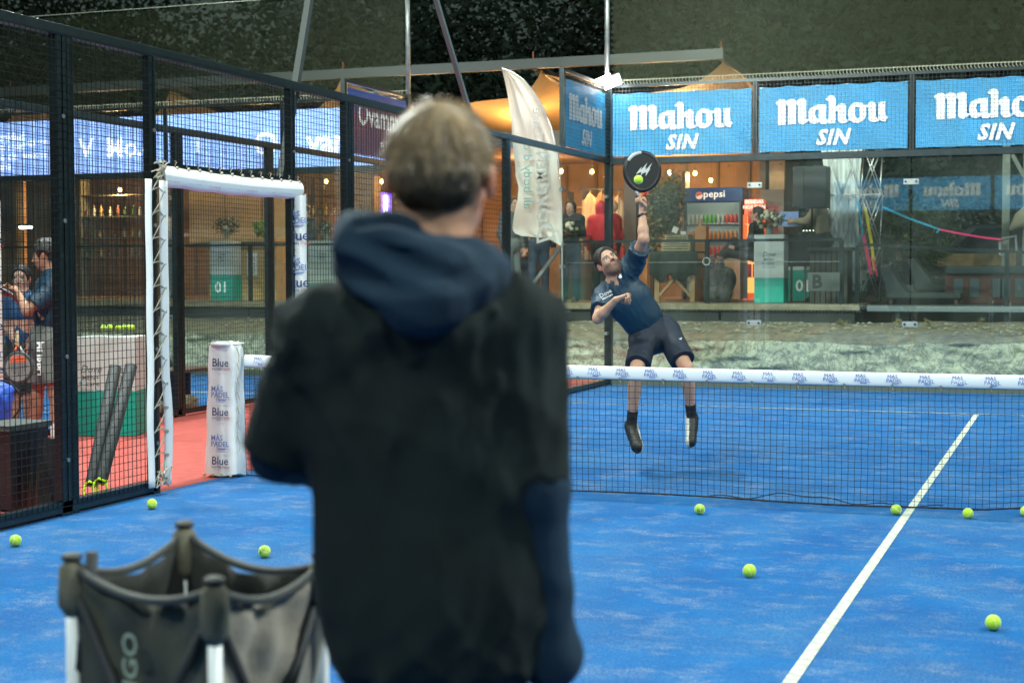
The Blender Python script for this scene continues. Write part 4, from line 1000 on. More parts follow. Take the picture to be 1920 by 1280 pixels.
# ------------------------------------------------------------ ball cart in front
t = thing('ball_cart', 'black fabric ball cart on white legs, blurred beside the foreground man', 'ball cart', (-.68, -7.4, 0))
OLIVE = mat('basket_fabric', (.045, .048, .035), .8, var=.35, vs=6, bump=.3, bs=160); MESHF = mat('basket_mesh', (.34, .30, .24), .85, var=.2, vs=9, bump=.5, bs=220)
c4 = [atZ(135, 1062, .93), atZ(346, 1004, .95), atZ(575, 1040, .93), atZ(402, 1098, .94)]   # left, back, right, front
c4[2] = c4[1]+(c4[3]-c4[0])*.98
for i in range(4): c4[i][2] = .93+(.025 if i == 1 else 0)
cen = sum(c4)/4; cen[2] = 0
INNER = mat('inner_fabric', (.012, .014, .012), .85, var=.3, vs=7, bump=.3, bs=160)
def side_sheet(a, b_, name, m, z0=.42, sag=.045, out=.0):
    mid = (a+b_)/2; n = nrm(np.array([mid[0]-cen[0], mid[1]-cen[1], 0]))
    def f(u, v):
        p = a*(1-u)+b_*u; s_ = math.sin(u*math.pi); z = .93-sag*s_**.8-(.93-sag*s_-z0)*v
        k = 1-.10*v; q = cen+(p-cen)*k; q[2] = z+(a[2]*(1-u)+b_[2]*u-.93)*(1-v); return q+n*(-.018*s_*(1-v)+s_*(.014*math.sin(u*11+2*v)*v+.009*math.sin(u*23+v*9)+.007*math.sin(u*9-v*17)))
    return MB().grid(f, 24, 14).build(name, m, t, True, solid=.004)
side_sheet(c4[0], c4[3], 'side_panel', OLIVE); side_sheet(c4[3], c4[2], 'side_panel', MESHF)
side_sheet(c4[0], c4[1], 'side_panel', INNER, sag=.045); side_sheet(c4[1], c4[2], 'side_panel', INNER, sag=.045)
def seg(a, b_, k0=0., s0=.045, r=.014):
    n = 16; return [(lambda p, s_: np.array([p[0], p[1], p[2]+.005-s0*s_]))(a*(1-i/n)+b_*(i/n), math.sin(i/n*math.pi)**.8) for i in range(n+1)]
b = MB()
for a, c in ((0, 3), (3, 2), (0, 1), (1, 2)): b.tube(seg(c4[a], c4[c]), .009, 8)
b.build('rim', mat('rim_webbing', (.016, .020, .018), .75, sheen=.2), t, True)
WL = mat('white_pole', (.62, .66, .66), .35)
for i, p in enumerate(c4):
    opp = c4[(i+2) % 4]; d = nrm(cen-p); 
    MB().tube([p+np.array([0, 0, -.02]), np.array([p[0], p[1], .12])+0*d], .0135, 10).build('leg', WL, t, True)
    b = MB(); b.tube([p+np.array([0, 0, .018]), p+np.array([0, 0, 0.0]), p-np.array([0, 0, .075]), p-np.array([0, 0, .105])], [.010, .026, .029, .010], 12); b.build('corner_cap', mat('cap_fabric', (.10, .095, .065), .8, var=.3, vs=12), t, True)
    b = MB(); b.ball(p+np.array([0, 0, .02]), (.022, .022, .010), 12, 8); b.build('corner_cap', mat('cap_top', (.03, .032, .028), .7), t, True)
    b = MB(); b.tube([p-np.array([0, 0, .26]), p-np.array([0, 0, .30])], .018, 10); b.build('leg_collar', BLACK, t, True)
    b = MB(); b.ball(np.array([p[0], p[1], .06]), .05, 12, 8); b.build('wheel', BLACK, t, True)
b = MB()
for a, c in ((0, 3), (3, 0), (3, 2), (2, 3)):
    p, q = c4[a], c4[c]; b.tube([p-np.array([0, 0, .03]), np.array([*(p[:2]*.35+q[:2]*.65), .50]), np.array([*q[:2], .38])], .011, 6)
b.build('cross_strap', mat('strap_webbing', (.010, .014, .018), .7), t, True)
p = c4[0]; b = MB(); b.tube([p+Rh*.04+np.array([0, 0, .03]), p+Rh*.035-np.array([0, 0, .10]), p+Rh*-.0-np.array([0, 0, .22]), p-Rh*.005-np.array([0, 0, .34]), p+Rh*.02-np.array([0, 0, .40])], [.014, .012, .012, .012, .012], 6); b.build('strap', mat('strap_webbing', (.01,)*3), t, True)
MB().tube([np.array([c4[3][0]+.13, c4[3][1]+.05, .50]), c4[2]-np.array([0, 0, .05])+Rh*.02], .007, 6).build('brace_rod', ALU, t)
b = MB(); a, c = c4[0], c4[3]; mid = a*.5+c*.5; nO = nrm(np.array([mid[0]-cen[0], mid[1]-cen[1], 0])); al = nrm(c-a)
put_text(b, 'NGO', np.array([mid[0], mid[1], .76])*1.0-al*-.012+nO*.022, (0, 0, 1), -al, .060, 1., bold=.01)
b.build('lettering', mat('pale_print', (.30, .36, .27), .7), t)

# ------------------------------------------------------------ people and gear on the red walkway
TM = 12.9
def W(u, v, dt=0): return atD(u, v, TM+dt)
J = dict(head=W(84, 480), hup=Zu*1-RT*.22, hf=-RT*.93-FW*.05-Zu*.5, neck=W(98, 517), sL=W(85, 540, .17), sR=W(103, 540, -.14), eR=W(50, 583, -.24), wR=W(36, 551, .0), eL=W(60, 585, .22), wL=W(26, 553, .1),
    pelvis=W(88, 637), pL=W(84, 650, .09), pR=W(90, 650, -.09), kL=W(70, 738, .12), kR=W(103, 738, -.10), aL=W(60, 822, .14), aR=W(104, 828, -.10), tL=W(35, 838, .12), tR=W(78, 846, -.12), tf=-RT*.95-FW*.1)
SHG = mat('grey_shorts_cloth', (.12, .125, .115), .8, var=.15)
man = human('curly-haired man in grey shorts reading his phone behind the fence', J, skin=(.36, .19, .12), hair=(.010, .008, .007), res=.0075, hair_style='curly', beard=.25,
    top=dict(m=NAVY, sleeve=.75, ease=.022, hem=.02, amp=.009), bottom=dict(m=SHG, len=.78, ease=.030), socks=(mat('white_sock', (.6, .58, .54), .9), .14), shoes=((.25, .26, .26), (.6, .6, .58)))
b = MB(); put_text(b, 'MURPH', W(83, 672, -.20), (0, 0, -1), (-RT), .085, 1., bold=.04); b.build('shorts_print', WHITEL, man)
b = MB(); b.obox(W(14, 545, .0), .075, .012, .15, frame(nrm(UP*.5-RT*.9), nrm(UP*.9+RT*.5))); tag(b.build('phone', mat('phone_body', (.15, .17, .19), .25, .3), None, bevel=.004), 'slim phone held by the curly-haired man', 'phone')
rk2, P2 = racket('orange and grey perforated racket hanging handle up by the curly-haired man', W(35, 688, -.30), nrm(-UP+RT*.02), -FW, mat('grey_face', (.20, .19, .18), .5), accent=mat('orange_frame', (.75, .12, .04), .5), frame_m=mat('charcoal_frame', (.05, .05, .05), .4), grip_m=mat('tan_grip', (.50, .38, .24), .8), sc=.86)
b = MB(); b.add([P2(x, y, .0182) for x, y in ((-.09, -.045), (.09, -.045), (.055, -.105), (-.055, -.105))], [(0, 1, 2, 3)]); b.build('face_print', mat('orange_frame', (.75,)*3), rk2)
J = dict(head=W(40, 524, 1.2), hup=Zu, hf=-FW+RT*.0, neck=W(40, 552, 1.2), sL=W(60, 566, 1.2), sR=W(20, 566, 1.2), eL=W(64, 612, 1.2), wL=W(52, 650, 1.1), eR=W(16, 612, 1.2), wR=W(26, 640, 1.0), pelvis=W(40, 668, 1.2), kL=W(52, 745, 1.15), kR=W(28, 745, 1.15), aL=W(54, 815, 1.2), aR=W(24, 815, 1.2))
human('dark-haired person in blue T-shirt standing behind the curly-haired man', J, skin=(.45, .27, .2), hair=(.012, .01, .01), res=.011, hair_style='short', top=dict(m=mat('blue_polyester', (.01, .06, .16), .6, var=.1), sleeve=.7, hem=.05), bottom=dict(m=mat('dark_shorts', (.02, .024, .025), .8), len=.9), shoes=((.03, .03, .03), (.1, .1, .1)))
# bin
p = atZ(45, 958); cb = np.array([-5.52, -1.85, 0])
t = thing('rubbish_bin', 'black ribbed plastic bin standing behind the fence, at the left picture edge', 'bin', cb)
b = MB(); wA, wB = .15, .19
def rb(w0, w1, z0, z1, r=.03):
    V = []; F = []; N = 32
    for j, (w_, z) in enumerate(((w0, z0), (w1, z1))):
        for i in range(N):
            a = 2*math.pi*i/N; c_, s_ = math.cos(a), math.sin(a); k = 1/max(abs(c_), abs(s_))**.8; rr = w_*k*(1+.012*math.cos(i*math.pi)); V.append(cb+np.array([rr*c_*.85, rr*s_*1.1, z]))
    F = [(i, (i+1) % N, N+(i+1) % N, N+i) for i in range(N)]+[tuple(range(N-1, -1, -1))]; b.add(V, F)
rb(wA, wB, .01, .54); b.build('body', BLACK, t)
b = MB(); rb(.205, .205, .52, .555); b.add([cb+np.array([sx*.17, sy*.22, .556]) for sx, sy in ((-1, -1), (1, -1), (1, 1), (-1, 1))], [(0, 1, 2, 3)]); b.build('rim', mat('bin_rim', (.05, .06, .055), .5), t)
# blue bag
t = thing('sports_bag', 'bright blue sports bag with a black strap beside the bin', 'bag', atD(5, 760, 12.0))
sdf_part('bag_body', atD(5, 752, 12)-.35, atD(5, 752, 12)+.35, .012, lambda G: (G.ell(atD(-14, 748, 12.), (.17, .15, .15), None, .05), G.ell(atD(-12, 775, 12.), (.13, .15, .16), None, .05), G.cone(atD(-20, 735, 12), atD(20, 728, 12), .05, .03, .04)), mat('blue_nylon', (.01, .08, .50), .55, var=.2, vs=6), None, 3, .035).parent = t
t.children[0].matrix_parent_inverse = Matrix.Translation(t.location).inverted()
b = MB(); b.tube([atD(-5, 712, 11.9), atD(18, 716, 11.85), atD(36, 735, 11.85), atD(38, 765, 11.85), atD(20, 790, 11.85), atD(2, 815, 11.9)], .008, 6); b.build('strap', BLACK, t)
# ball collecting tubes
def tube_thing(p, q, label):
    t = thing('ball_tube', label, 'ball tube', p, 'grey ball collecting tubes leaning at the fence')
    p, q = np.array(p), np.array(q); d = nrm(q-p); V = []; F = []; N = 20; a = nrm(np.cross(d, Zu)); u = np.cross(a, d)
    b = MB()
    for r_, pp in ((.043, p), (.043, q), (.039, q), (.039, q-d*.3)):
        for i in range(N): th = 2*math.pi*i/N; V.append(pp+(a*math.cos(th)+u*math.sin(th))*r_)
    for j in range(3):
        for i in range(N): F.append((j*N+i, j*N+(i+1) % N, (j+1)*N+(i+1) % N, (j+1)*N+i))
    F.append(tuple(3*N+i for i in range(N))); b.add(V, F); b.build('tube', mat('grey_tube', (.022, .028, .030), .65, var=.1), t, True)
    LIME = mat('lime_plastic', (.50, .85, .01), .45)
    b = MB()
    for s_ in (-1, 1):
        b.tube([p+a*.035*s_-d*.0, p+a*.05*s_-d*.05, p+a*.03*s_-d*.12-u*.03, p+a*.05*s_-d*.17+u*.02], .009, 8)
    b.tube([p-d*.01+a*.045, p-d*.01+u*.045, p-d*.01-a*.045, p-d*.01-u*.045, p-d*.01+a*.045], .009, 6); b.build('handle', LIME, t, True)
tube_thing(atX(172, 905, -5.30), atX(216, 688, -5.42), 'left one of the two grey tubes leaning behind the fence')
tube_thing(atX(190, 900, -5.22), atX(246, 686, -5.32), 'right one of the two grey tubes leaning behind the fence')
t = thing('racket_stand', 'black tapering stand with pink and lime vertical lettering beside the black bin', 'stand', atX(110, 960, -5.14))
pa = [atX(94, 962, -5.14), atX(140, 960, -5.14), atX(126, 822, -5.16), atX(106, 822, -5.16)]
b = MB(); b.add(pa+[p+np.array([-.10, 0, 0]) for p in pa], [(0, 1, 2, 3), (7, 6, 5, 4), (0, 3, 7, 4), (1, 5, 6, 2), (3, 2, 6, 7), (0, 4, 5, 1)]); b.build('panel', BLACK, t)
o0 = atX(115, 908, -5.134); b = MB(); put_text(b, 'RETPA', o0+Zu*.085, (0, 0, -1), (0, 1, 0), .085, 1.25, bold=.01); b.build('lettering', mat('pink_print', (.75, .25, .22), .6), t)
b = MB(); put_text(b, 'W', o0-Zu*.06, (0, 0, -1), (0, 1, 0), .085, 1, bold=.01); b.build('lettering', mat('lime_print', (.5, .8, .03), .6), t)
b = MB(); put_text(b, 'IS', o0-Zu*.14, (0, 0, -1), (0, 1, 0), .085, 1, bold=.01); b.build('lettering', mat('red_print', (.7, .07, .04), .6), t)
b = MB(); b.box(-5.62, -5.56, -1.50, -1.42, 0, .16); tag(b.build('training_cone', mat('lime_plastic', (.5,)*3), None, bevel=.01), 'small lime plastic marker between the bin and the black stand', 'marker')
# white and green box with balls
def promo_box(c, wx, wy, h, hg, label, rot, name='promo_box', cat='box', num=None, logos=2, top=True, hw=.5):
    t = thing(name, label, cat, c); Rz = np.array(Matrix.Rotation(rot, 3, 'Z')); c = np.array(c, float); exl, eyl = Rz@np.array([1., 0, 0]), Rz@np.array([0, 1., 0])
    b = MB(); b.obox(c+Zu*(hg+(h-hg)/2), wx, wy, h-hg, Rz); b.build('upper_panel', mat('box_white', (.50, .54, .51), .6, var=.05), t, bevel=.004)
    b = MB(); b.obox(c+Zu*hg/2, wx-.003, wy-.003, hg-.001, Rz); b.build('lower_panel', mat('box_green', (.0, .30, .22), .6, var=.05), t, bevel=.004)
    gr, gb = MB(), MB(); f = c-eyl*(wy/2+.004)
    for k in range(logos):
        o = f+exl*((k-(logos-1)/2)*wx*.5)+Zu*(h-.27*hw/.5); s = hw
        put_text(gr, 'Dove', o, exl, Zu, .17*s, .85, shear=.35); put_text(gr, 'MEN+', o-Zu*.105*s, exl, Zu, .10*s, 1., bold=.015)
        put_text(gb, '+', o-Zu*.20*s-exl*.15*s, exl, Zu, .12*s, bold=.02); put_text(gr, 'care', o-Zu*.20*s+exl*.03*s, exl, Zu, .12*s); put_text(gb, 'all body deo', o-Zu*.28*s, exl, Zu, .065*s)
    gr.build('logo_print', mat('grey_print', (.10, .12, .12), .6), t); gb.build('logo_print', mat('teal_print', (.02, .33, .36), .6), t)
    if num: b = MB(); put_text(b, num, f+Zu*(hg*.32), exl, Zu, .26, 1., bold=.02); b.build('number', WHITEL, t)
    return t
p0, p1 = atZ(158, 812), atZ(275, 820)
pc = atZ(216, 822); bx = promo_box((-7.62, 2.28, 0), .56, .45, .93, .42, 'white and green box with yellow balls on top', math.radians(20), logos=2, hw=.62)
for i, (u, v) in enumerate([(194, 618), (206, 617), (222, 618), (233, 617), (241, 617), (248, 618)]):
    p = atD(u, v, 14.55); p = atZ(u, v+3, .93); p[2] = .93+.034; tt = make_ball(p, ['first', 'second', 'third', 'fourth', 'fifth', 'last'][i]+' yellow ball from the left on the white and green box', (i, i*2, 0))
# bench and shoes behind
t = thing('bench', 'dark wooden bench beyond the gate opening, shoes and bags under it', 'bench', (-8.3, 4.4, 0))
BW = mat('bench_wood', (.10, .075, .055), .6, var=.3, vs=10)
for k in range(4): MB().box(-8.55+k*.1, -8.46+k*.1, 2.9, 5.1, .44, .475).build('slat', BW, t, bevel=.004)
for y in (3.05, 4.25, 5.0):
    for x in (-8.5, -8.2): MB().box(x-.02, x+.02, y-.02, y+.02, 0, .44).build('leg', STEEL, t)
def lump(name, c, r, m, label, cat, seed, amp=.03, grp=None):
    G = Field(np.array(c)-np.array(r)*1.5-.05, np.array(c)+np.array(r)*1.5+.05, max(.008, min(r)/9)); G.ell(c, r, None, .02); G.ell(np.array(c)+np.array([r[0]*.4, r[1]*.3, r[2]*.3]), np.array(r)*.7, None, .05); G.disp(wrinkle(amp, .8, seed)); G.cut((c[0], c[1], c[2]-r[2]*.9), (0, 0, -1)); V, Fc = G.mesh()
    return tag(np_object(name, V, Fc, m), label, cat, grp)
lump('towel', (-8.3, 4.0, .07), (.10, .17, .08), mat('cream_cloth', (.42, .42, .30), .9), 'crumpled cream towel under the dark bench, near the padded gate post', 'towel', 3)
lump('cloth_bag', (-8.3, 4.62, .08), (.10, .16, .09), mat('tan_cloth', (.36, .33, .22), .9), 'crumpled tan bag under the dark bench, nearer the net post', 'bag', 4)
t = thing('racket_stand', 'black tapering stand with pale blue vertical lettering behind the dark bench', 'stand', (-8.75, 5.2, 0))
pa = [np.array([-8.75, 4.72, 0]), np.array([-8.75, 5.25, 0]), np.array([-8.75, 5.0, .62]), np.array([-8.75, 4.85, .62])]
MB().add(pa+[p+np.array([-.1, 0, 0]) for p in pa], [(0, 1, 2, 3), (7, 6, 5, 4), (0, 3, 7, 4), (1, 5, 6, 2), (3, 2, 6, 7), (0, 4, 5, 1)]).build('panel', BLACK, t)
b = MB(); put_text(b, 'HYSEG', (-8.744, 4.93, .30), (0, 0, -1), (0, 1, 0), .11, 1, bold=.01); b.build('lettering', mat('pale_blue_print', (.3, .5, .7), .6), t)
# ------------------------------------------------------------ rock bank, deck, bar
rock = mat('rock_bank', (.34, .345, .26), .95, var=.30, vs=7, bump=1., bs=6, bd=.10)
nt = rock.node_tree; bsd = nt.nodes['Principled BSDF']; old = bsd.inputs['Base Color'].links[0].from_socket
tc_ = nt.nodes.new('ShaderNodeTexCoord'); na = nt.nodes.new('ShaderNodeTexNoise'); na.inputs['Scale'].default_value = 3.2; na.inputs['Detail'].default_value = 10; na.inputs['Roughness'].default_value = .7; na.inputs['Distortion'].default_value = 1.2
sb = nt.nodes.new('ShaderNodeMath'); sb.operation = 'SUBTRACT'; sb.inputs[1].default_value = .5; ab = nt.nodes.new('ShaderNodeMath'); ab.operation = 'ABSOLUTE'
mr_ = nt.nodes.new('ShaderNodeMapRange'); mr_.inputs[1].default_value = 0; mr_.inputs[2].default_value = .045; mr_.inputs[3].default_value = .38; mr_.inputs[4].default_value = 1
vm = nt.nodes.new('ShaderNodeVectorMath'); vm.operation = 'SCALE'
nt.links.new(tc_.outputs['Object'], na.inputs[0]); nt.links.new(na.outputs[0], sb.inputs[0]); nt.links.new(sb.outputs[0], ab.inputs[0]); nt.links.new(ab.outputs[0], mr_.inputs[0])
nt.links.new(old, vm.inputs[0]); nt.links.new(mr_.outputs[0], vm.inputs['Scale']); nt.links.new(vm.outputs[0], bsd.inputs['Base Color'])
def h2(x, y, f=1.):
    return (math.sin(x*1.7*f+2*math.sin(y*2.3*f))+math.sin(x*3.9*f+y*3.1*f+1.3*math.sin(x*1.1))*.6+math.sin(x*9.1*f-y*7.7*f+2*math.sin(y*5*f+x*3*f))*.35+math.sin(x*19*f+y*23*f+3*math.sin(x*7*f))*.16)
def bank(u, v):
    x = -22+34*u; s = v
    if s < .45: k = s/.45; y = 10.75+.10*k; z = -.05+.62*k
    elif s < .62: k = (s-.45)/.17; y = 10.85+.28*k; z = .57+.10*math.sin(k*math.pi/2)
    else: k = (s-.62)/.38; y = 11.13+1.5*k; z = .67+.13*k
    d = h2(x, z*2+y)*.06*(1 if s < .55 else .35)
    return np.array([x, y+d*(s < .62)-.0, z+d*(.25 if s < .5 else .6)])
struct(MB().grid(lambda u, v: bank(u, v*.47), 520, 34).build('rock_bank', rock, None, True), 'structure')
struct(MB().grid(lambda u, v: bank(u, .45+v*.55)+np.array([0, 0, .004]), 420, 26).build('soil', mat('dry_soil', (.17, .15, .10), .95, var=.4, vs=6, bump=1., bs=22, bd=.04), None, True), 'structure')
gv = MB(); 
for i in range(900):
    x = random.uniform(-12, 8); y = random.uniform(11.15, 12.3); r = random.uniform(.008, .028); z = .68+.1*(y-11.15)
    gv.ball((x, y, z), (r*1.3, r, r*.7), 5, 4)
struct(gv.build('gravel', mat('gravel_stone', (.26, .25, .18), .95, var=.3, vs=3), None), 'stuff')
WOODD = mat('deck_wood', (.14, .11, .075), .7, var=.3, vs=4); DARKF = mat('skirt_mesh', (.022, .026, .026), .85, var=.25, vs=1.5)
DZ = 1.06
t = thing('deck', 'raised wooden deck with dark skirt boards above the rock bank', 'deck', (-9, 12.4, 0))
MB().box(-24, -1.95, 12.45, 21, DZ-.03, DZ).build('floor', WOODD, t)
MB().box(-24, -1.95, 12.42, 12.45, DZ-.09, DZ+.0).build('edge_board', mat('edge_board', (.18, .15, .09), .7, var=.3), t)
b = MB()
for i in range(440):
    x = -23.9+i*.05; b.box(x, x+.025, 12.405, 12.42, DZ-.12, DZ-.095)
b.build('edge_trim', BLACK, t)
x = -24.
while x < -2: MB().box(x+.02, min(x+1.98, -2), 12.44, 12.46, .70, DZ-.13).build('skirt_panel', DARKF, t); x += 2
t = thing('deck', 'lower dark deck with loungers, right of the truss frame', 'deck', (2, 12.9, 0))
MB().box(-1.9, 9, 12.9, 19, .98, 1.04).build('floor', mat('dark_deck_wood', (.05, .045, .04), .7, var=.3), t)
MB().box(-1.9, 9, 12.86, 12.9, .95, 1.03).build('edge_board', mat('steel_edge', (.12, .15, .15), .5), t)
b = MB()
for x in (-1.5, .3, 2.2): MB().box(x, x+.07, 12.9, 12.97, .5, .96).build('leg', STEEL, t)
# railings
def railing(label, x0, x1, y, z0, z1, z1b, posts, mid=None):
    t = thing('railing', label, 'railing', ((x0+x1)/2, y, z0)); 
    MB().bar((x0, y, z1), (x1, y, z1b), .05, .04).build('top_rail', STEEL, t)
    for x in posts: MB().box(x-.03, x+.03, y-.03, y+.03, z0, z1+(z1b-z1)*(x-x0)/(x1-x0)-.02).build('post', STEEL, t)
    if mid: MB().tube([(x0, y, mid), (x1, y, mid)], .005, 5).build('wire', GALV, t)
rx0, rx1 = atY(1056, 455, 12.5)[0], atY(1578, 452, 12.5)[0]
railing('black railing in front of the bar, right of the flag', rx0, rx1, 12.5, .7, 2.0, 2.0, [rx0, atY(1326, 452, 12.5)[0], rx1], 1.68)
railing('black railing in front of the bar behind the left fence', -20, -8.3, 12.5, .7, 2.0, 2.0, [-18, -16, -14, -12, -10, -8.4], 1.68)
a = atY(1608, 458, 13.0); c = atY(1925, 474, 13.4)
railing('black railing right of the truss frame, sloping down to the right', a[0], c[0], 13.0, .7, a[2], c[2], [a[0], atY(1888, 470, 13.0)[0]])
p = atY(1326, 490, 12.44); t = thing('rope_ring', 'pale rope ring tied to the railing post beside the grey bean bag', 'rope', p); MB().tube([p+np.array([.055*math.cos(i*.4), -.05, .055*math.sin(i*.4)]) for i in range(17)], .007, 5).build('ring', mat('pale_rope', (.4, .42, .38), .8), t)
p = atY(1057, 455, 12.35); q = atY(968, 575, 12.35)
tag(MB().bar(p, q, .05, .05).build('brace', GALV, None), 'slanting grey steel brace under the white feather flag', 'brace')
t = thing('step', 'grey metal steps below the deck at the left of the glass corner', 'steps', atY(1000, 600, 12.2))
for z, u0, u1 in ((.95, 935, 1062), (.72, 975, 1040)):
    a, c = atY(u0, 600, 12.0), atY(u1, 600, 12.0); MB().box(a[0], c[0], 11.9, 12.2, z-.03, z).build('tread', GALV, t)
MB().box(atY(1015, 600, 12)[0], atY(1019, 600, 12)[0], 12.1, 12.14, .7, .95).build('leg', GALV, t)

# bar building
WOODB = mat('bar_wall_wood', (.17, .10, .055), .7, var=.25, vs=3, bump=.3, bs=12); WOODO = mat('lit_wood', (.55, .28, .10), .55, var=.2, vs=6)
BX0, BX1, BY = -24., -4.15, 19.5
t = thing('bar', 'long open-fronted wooden bar building with a warm lit interior', 'bar', (-12, 17, DZ))
MB().box(BX0, BX1, BY, BY+.1, DZ, 3.95).build('wall', WOODB, t)
MB().box(BX1, BX1+.1, 16.2, BY+.1, DZ, 3.95).build('wall', WOODB, t)
MB().box(BX0, BX1+.4, 14.6, BY+.2, 3.72, 3.80).build('ceiling', mat('ceiling_wood', (.30, .17, .09), .7, var=.2), t)
MB().box(BX0, BX1+.45, 14.5, 14.6, 3.66, 3.92).build('fascia', mat('fascia_dark', (.06, .065, .055), .6), t)
for u, wd in ((1184, .22), (1000, .18)):
    x = atY(u, 400, 15.4)[0]; MB().box(x-wd/2, x+wd/2, 15.3, 15.5, DZ, 3.72).build('pillar', mat('pillar_dark', (.07, .045, .03), .6), t)
for u in (1205, 40): x = atY(u, 400, 16.4)[0]; MB().box(x-.10, x+.10, 16.35, 16.45, DZ, 3.7).build('pillar', WOODO, t)
x = atY(1457, 400, 16.3)[0]; MB().box(x-.13, x+.13, 16.25, 16.35, 2.9, 3.7).build('panel', WOODO, t)
x = -23.
while x < -5: MB().box(x, x+.05, BY-.04, BY-.002, DZ, 3.7).build('wall_batten', mat('batten', (.10, .06, .035), .7), t); x += .62
x0, x1 = atY(335, 400, 19)[0], atY(545, 400, 19)[0]
for k in range(3): a = x0+(x1-x0)*k/3; MB().box(a+.02, a+(x1-x0)/3-.02, 19.40, 19.44, 2.2, 3.5).build('wall_panel', mat('beige_panel', (.36, .33, .24), .8, var=.1), t)
# roof beams and sails over the bar
SAIL = mat('sail_canvas', (.42, .32, .17), .85, var=.12, vs=.8, transl=.4)
t = thing('steel_frame', 'grey steel beam frame carrying the tan shade sails', 'steel frame', (-10, 14, 5))
BM = mat('beam_steel', (.055, .066, .062), .55, .2)
MB().bar((-26, 14, 4.97), (-4.30, 14, 4.98), .12, .16).build('beam', BM, t)
for x in (-4.34, -7.5, -14.5): MB().bar((x, 14, 4.95), (x+.5, 19.5, 4.3), .09, .12).build('rafter', BM, t)
for x in (-4.34, -7.5, -11.0, -18.0): MB().tube([(x, 14, 5.0), (x, 14, 5.18)], .012, 5).build('stud', mat('rust', (.25, .09, .04), .8), t)
def sail(label, peaks, z_low, y0=14.05, y1=19.8, seed=0):
    t = thing('shade_sail', label, 'shade sail', ((peaks[0]+peaks[-1])/2, 16, 4))
    L = len(peaks)-1
    def f(u, v):
        s = u*L; k = min(int(s), L-1); fr = s-k; x = peaks[k]*(1-fr)+peaks[k+1]*fr
        dip = math.sin(fr*math.pi)**.8
        zt = 4.86-z_low*dip-(1.0*fr if L == 1 and peaks[0] > -5 else 0); z = zt-(zt-4.0)*v**1.1*(.85+.15*dip)
        return np.array([x+.15*math.sin(v*3+u*7+seed), y0+(.9*dip)*(1-v)+(y1-y0)*v, z+.05*math.sin(v*9+u*13)])
    MB().grid(f, 80, 24).build('canvas', SAIL, t, True)
sail('tan shade sail peaking at the right end of the beam', [-7.45, -4.42], .40)
sail('small tan shade sail falling away right of the beam end', [-4.40, -3.3], .1, y0=14.05)
sail('tan shade sail hanging between the flag and the purple banner', [-11.0, -7.45], .42, seed=2)
sail('tan shade sail above the pale blue banners at the left', [-21.5, -18, -14.5, -11.0], .55, seed=5)

# hanging bulbs
def bulb(p, label, w=BULB_W, r=.035, c=BULB_C, light=True, es=12, drop=.5):
    t = thing('light_bulb', label, 'light bulb', p, 'warm bulbs hanging in the bar')
    b = MB(); b.ball((0, 0, 0), (r, r, r*1.25), 10, 8); o = b.build('glass', mat('bulb_glow', (1, .6, .2), .5, emit=(1, .50, .13), es=es), None, True); o.parent = t
    b = MB(); b.tube([(0, 0, r), (0, 0, r+.05), ], .016, 8); b.tube([(0, 0, r+.05), (0, 0, drop)], .004, 4); o = b.build('cord', BLACK, None); o.parent = t
    if light:
        ld = bpy.data.lights.new('bulb_light', 'POINT'); ld.energy = w; ld.color = c; ld.shadow_soft_size = .05; lo = bpy.data.objects.new('bulb_light', ld); COL.objects.link(lo); lo.parent = t; lo.location = (0, -.08, -.08)
    return t
BL = [(1030, 312, 15.2, 'below the side banner'), (1052, 321, 14.8, 'nearest the glass joint below the side banner'), (1110, 322, 15.8, 'left of the dark pillar'), (612, 340, 15.2, 'left of the dark steel post beyond the gate'), (716, 340, 15.2, 'just left of the blond head'), (995, 272, 13.4, 'on the white flag'), (1303, 325, 17.5, 'above the blue drinks fridge'), (1333, 338, 18.2, 'in front of the blue drinks fridge sign')]
for u, v, y, s in BL: p = atY(u, v, y); bulb(p, 'glowing warm bulb '+s, BULB_W*1.5, drop=max(.1, 3.7-p[2]) if y > 14.6 else .3)
for i, (x, y, z) in enumerate([(-6.2, 18.0, 3.4), (-8.8, 17.5, 3.4), (-11.5, 17.5, 3.3), (-14.5, 17.5, 3.3), (-18, 17.5, 3.3)]): bulb((x, y, z), 'warm bulb under the wooden ceiling, number %s along the bar' % ['one', 'two', 'three', 'four', 'five'][i], BULB_W*4.2, drop=.3)
bulb((-8.3, 16.0, 3.98), 'bulb lighting the shade sail orange beside the flag', 130, drop=.2)
bulb(( -6.0, 16.2, 4.0), 'bulb lighting the shade sail above the bar front', 30, drop=.2)
bulb((-5.2, 15.0, 4.05), 'added bulb brightening the peaked sail above the first bright banner', 45, drop=.15, c=(1, .8, .5))  # added to brighten the underside of the peaked sail
bulb((-9.9, 15.0, 4.0), 'added bulb above the ceiling brightening the sail behind the purple banner', 45, drop=.15, c=(1, .75, .45))  # this and the next two are added to light the dark sails
bulb((-13.0, 15.0, 4.0), 'added bulb above the ceiling brightening the sail behind the ring banner', 30, drop=.15, c=(1, .75, .45))
bulb((-16.5, 15.0, 4.0), 'added bulb above the ceiling brightening the sail behind the leftmost banner', 30, drop=.15, c=(1, .75, .45))
p = atY(48, 426, 15.5); t = thing('lamp_reflection', 'short white glowing bar standing in for a lamp reflection above the curly-haired man', 'lamp', p)  # glowing bar built in place of a reflected lamp
MB().obox(p, .30, .05, .06).build('tube', mat('white_glow', (1, 1, 1), .5, emit=(.9, 1, 1), es=10), t, bevel=.02); MB().obox(p+Zu*.05, .34, .06, .03).build('housing', STEEL, t)
p = atY(724, 385, 15.5); t = thing('insect_lamp', 'small glowing violet and white lamp beside the blond head', 'lamp', p)
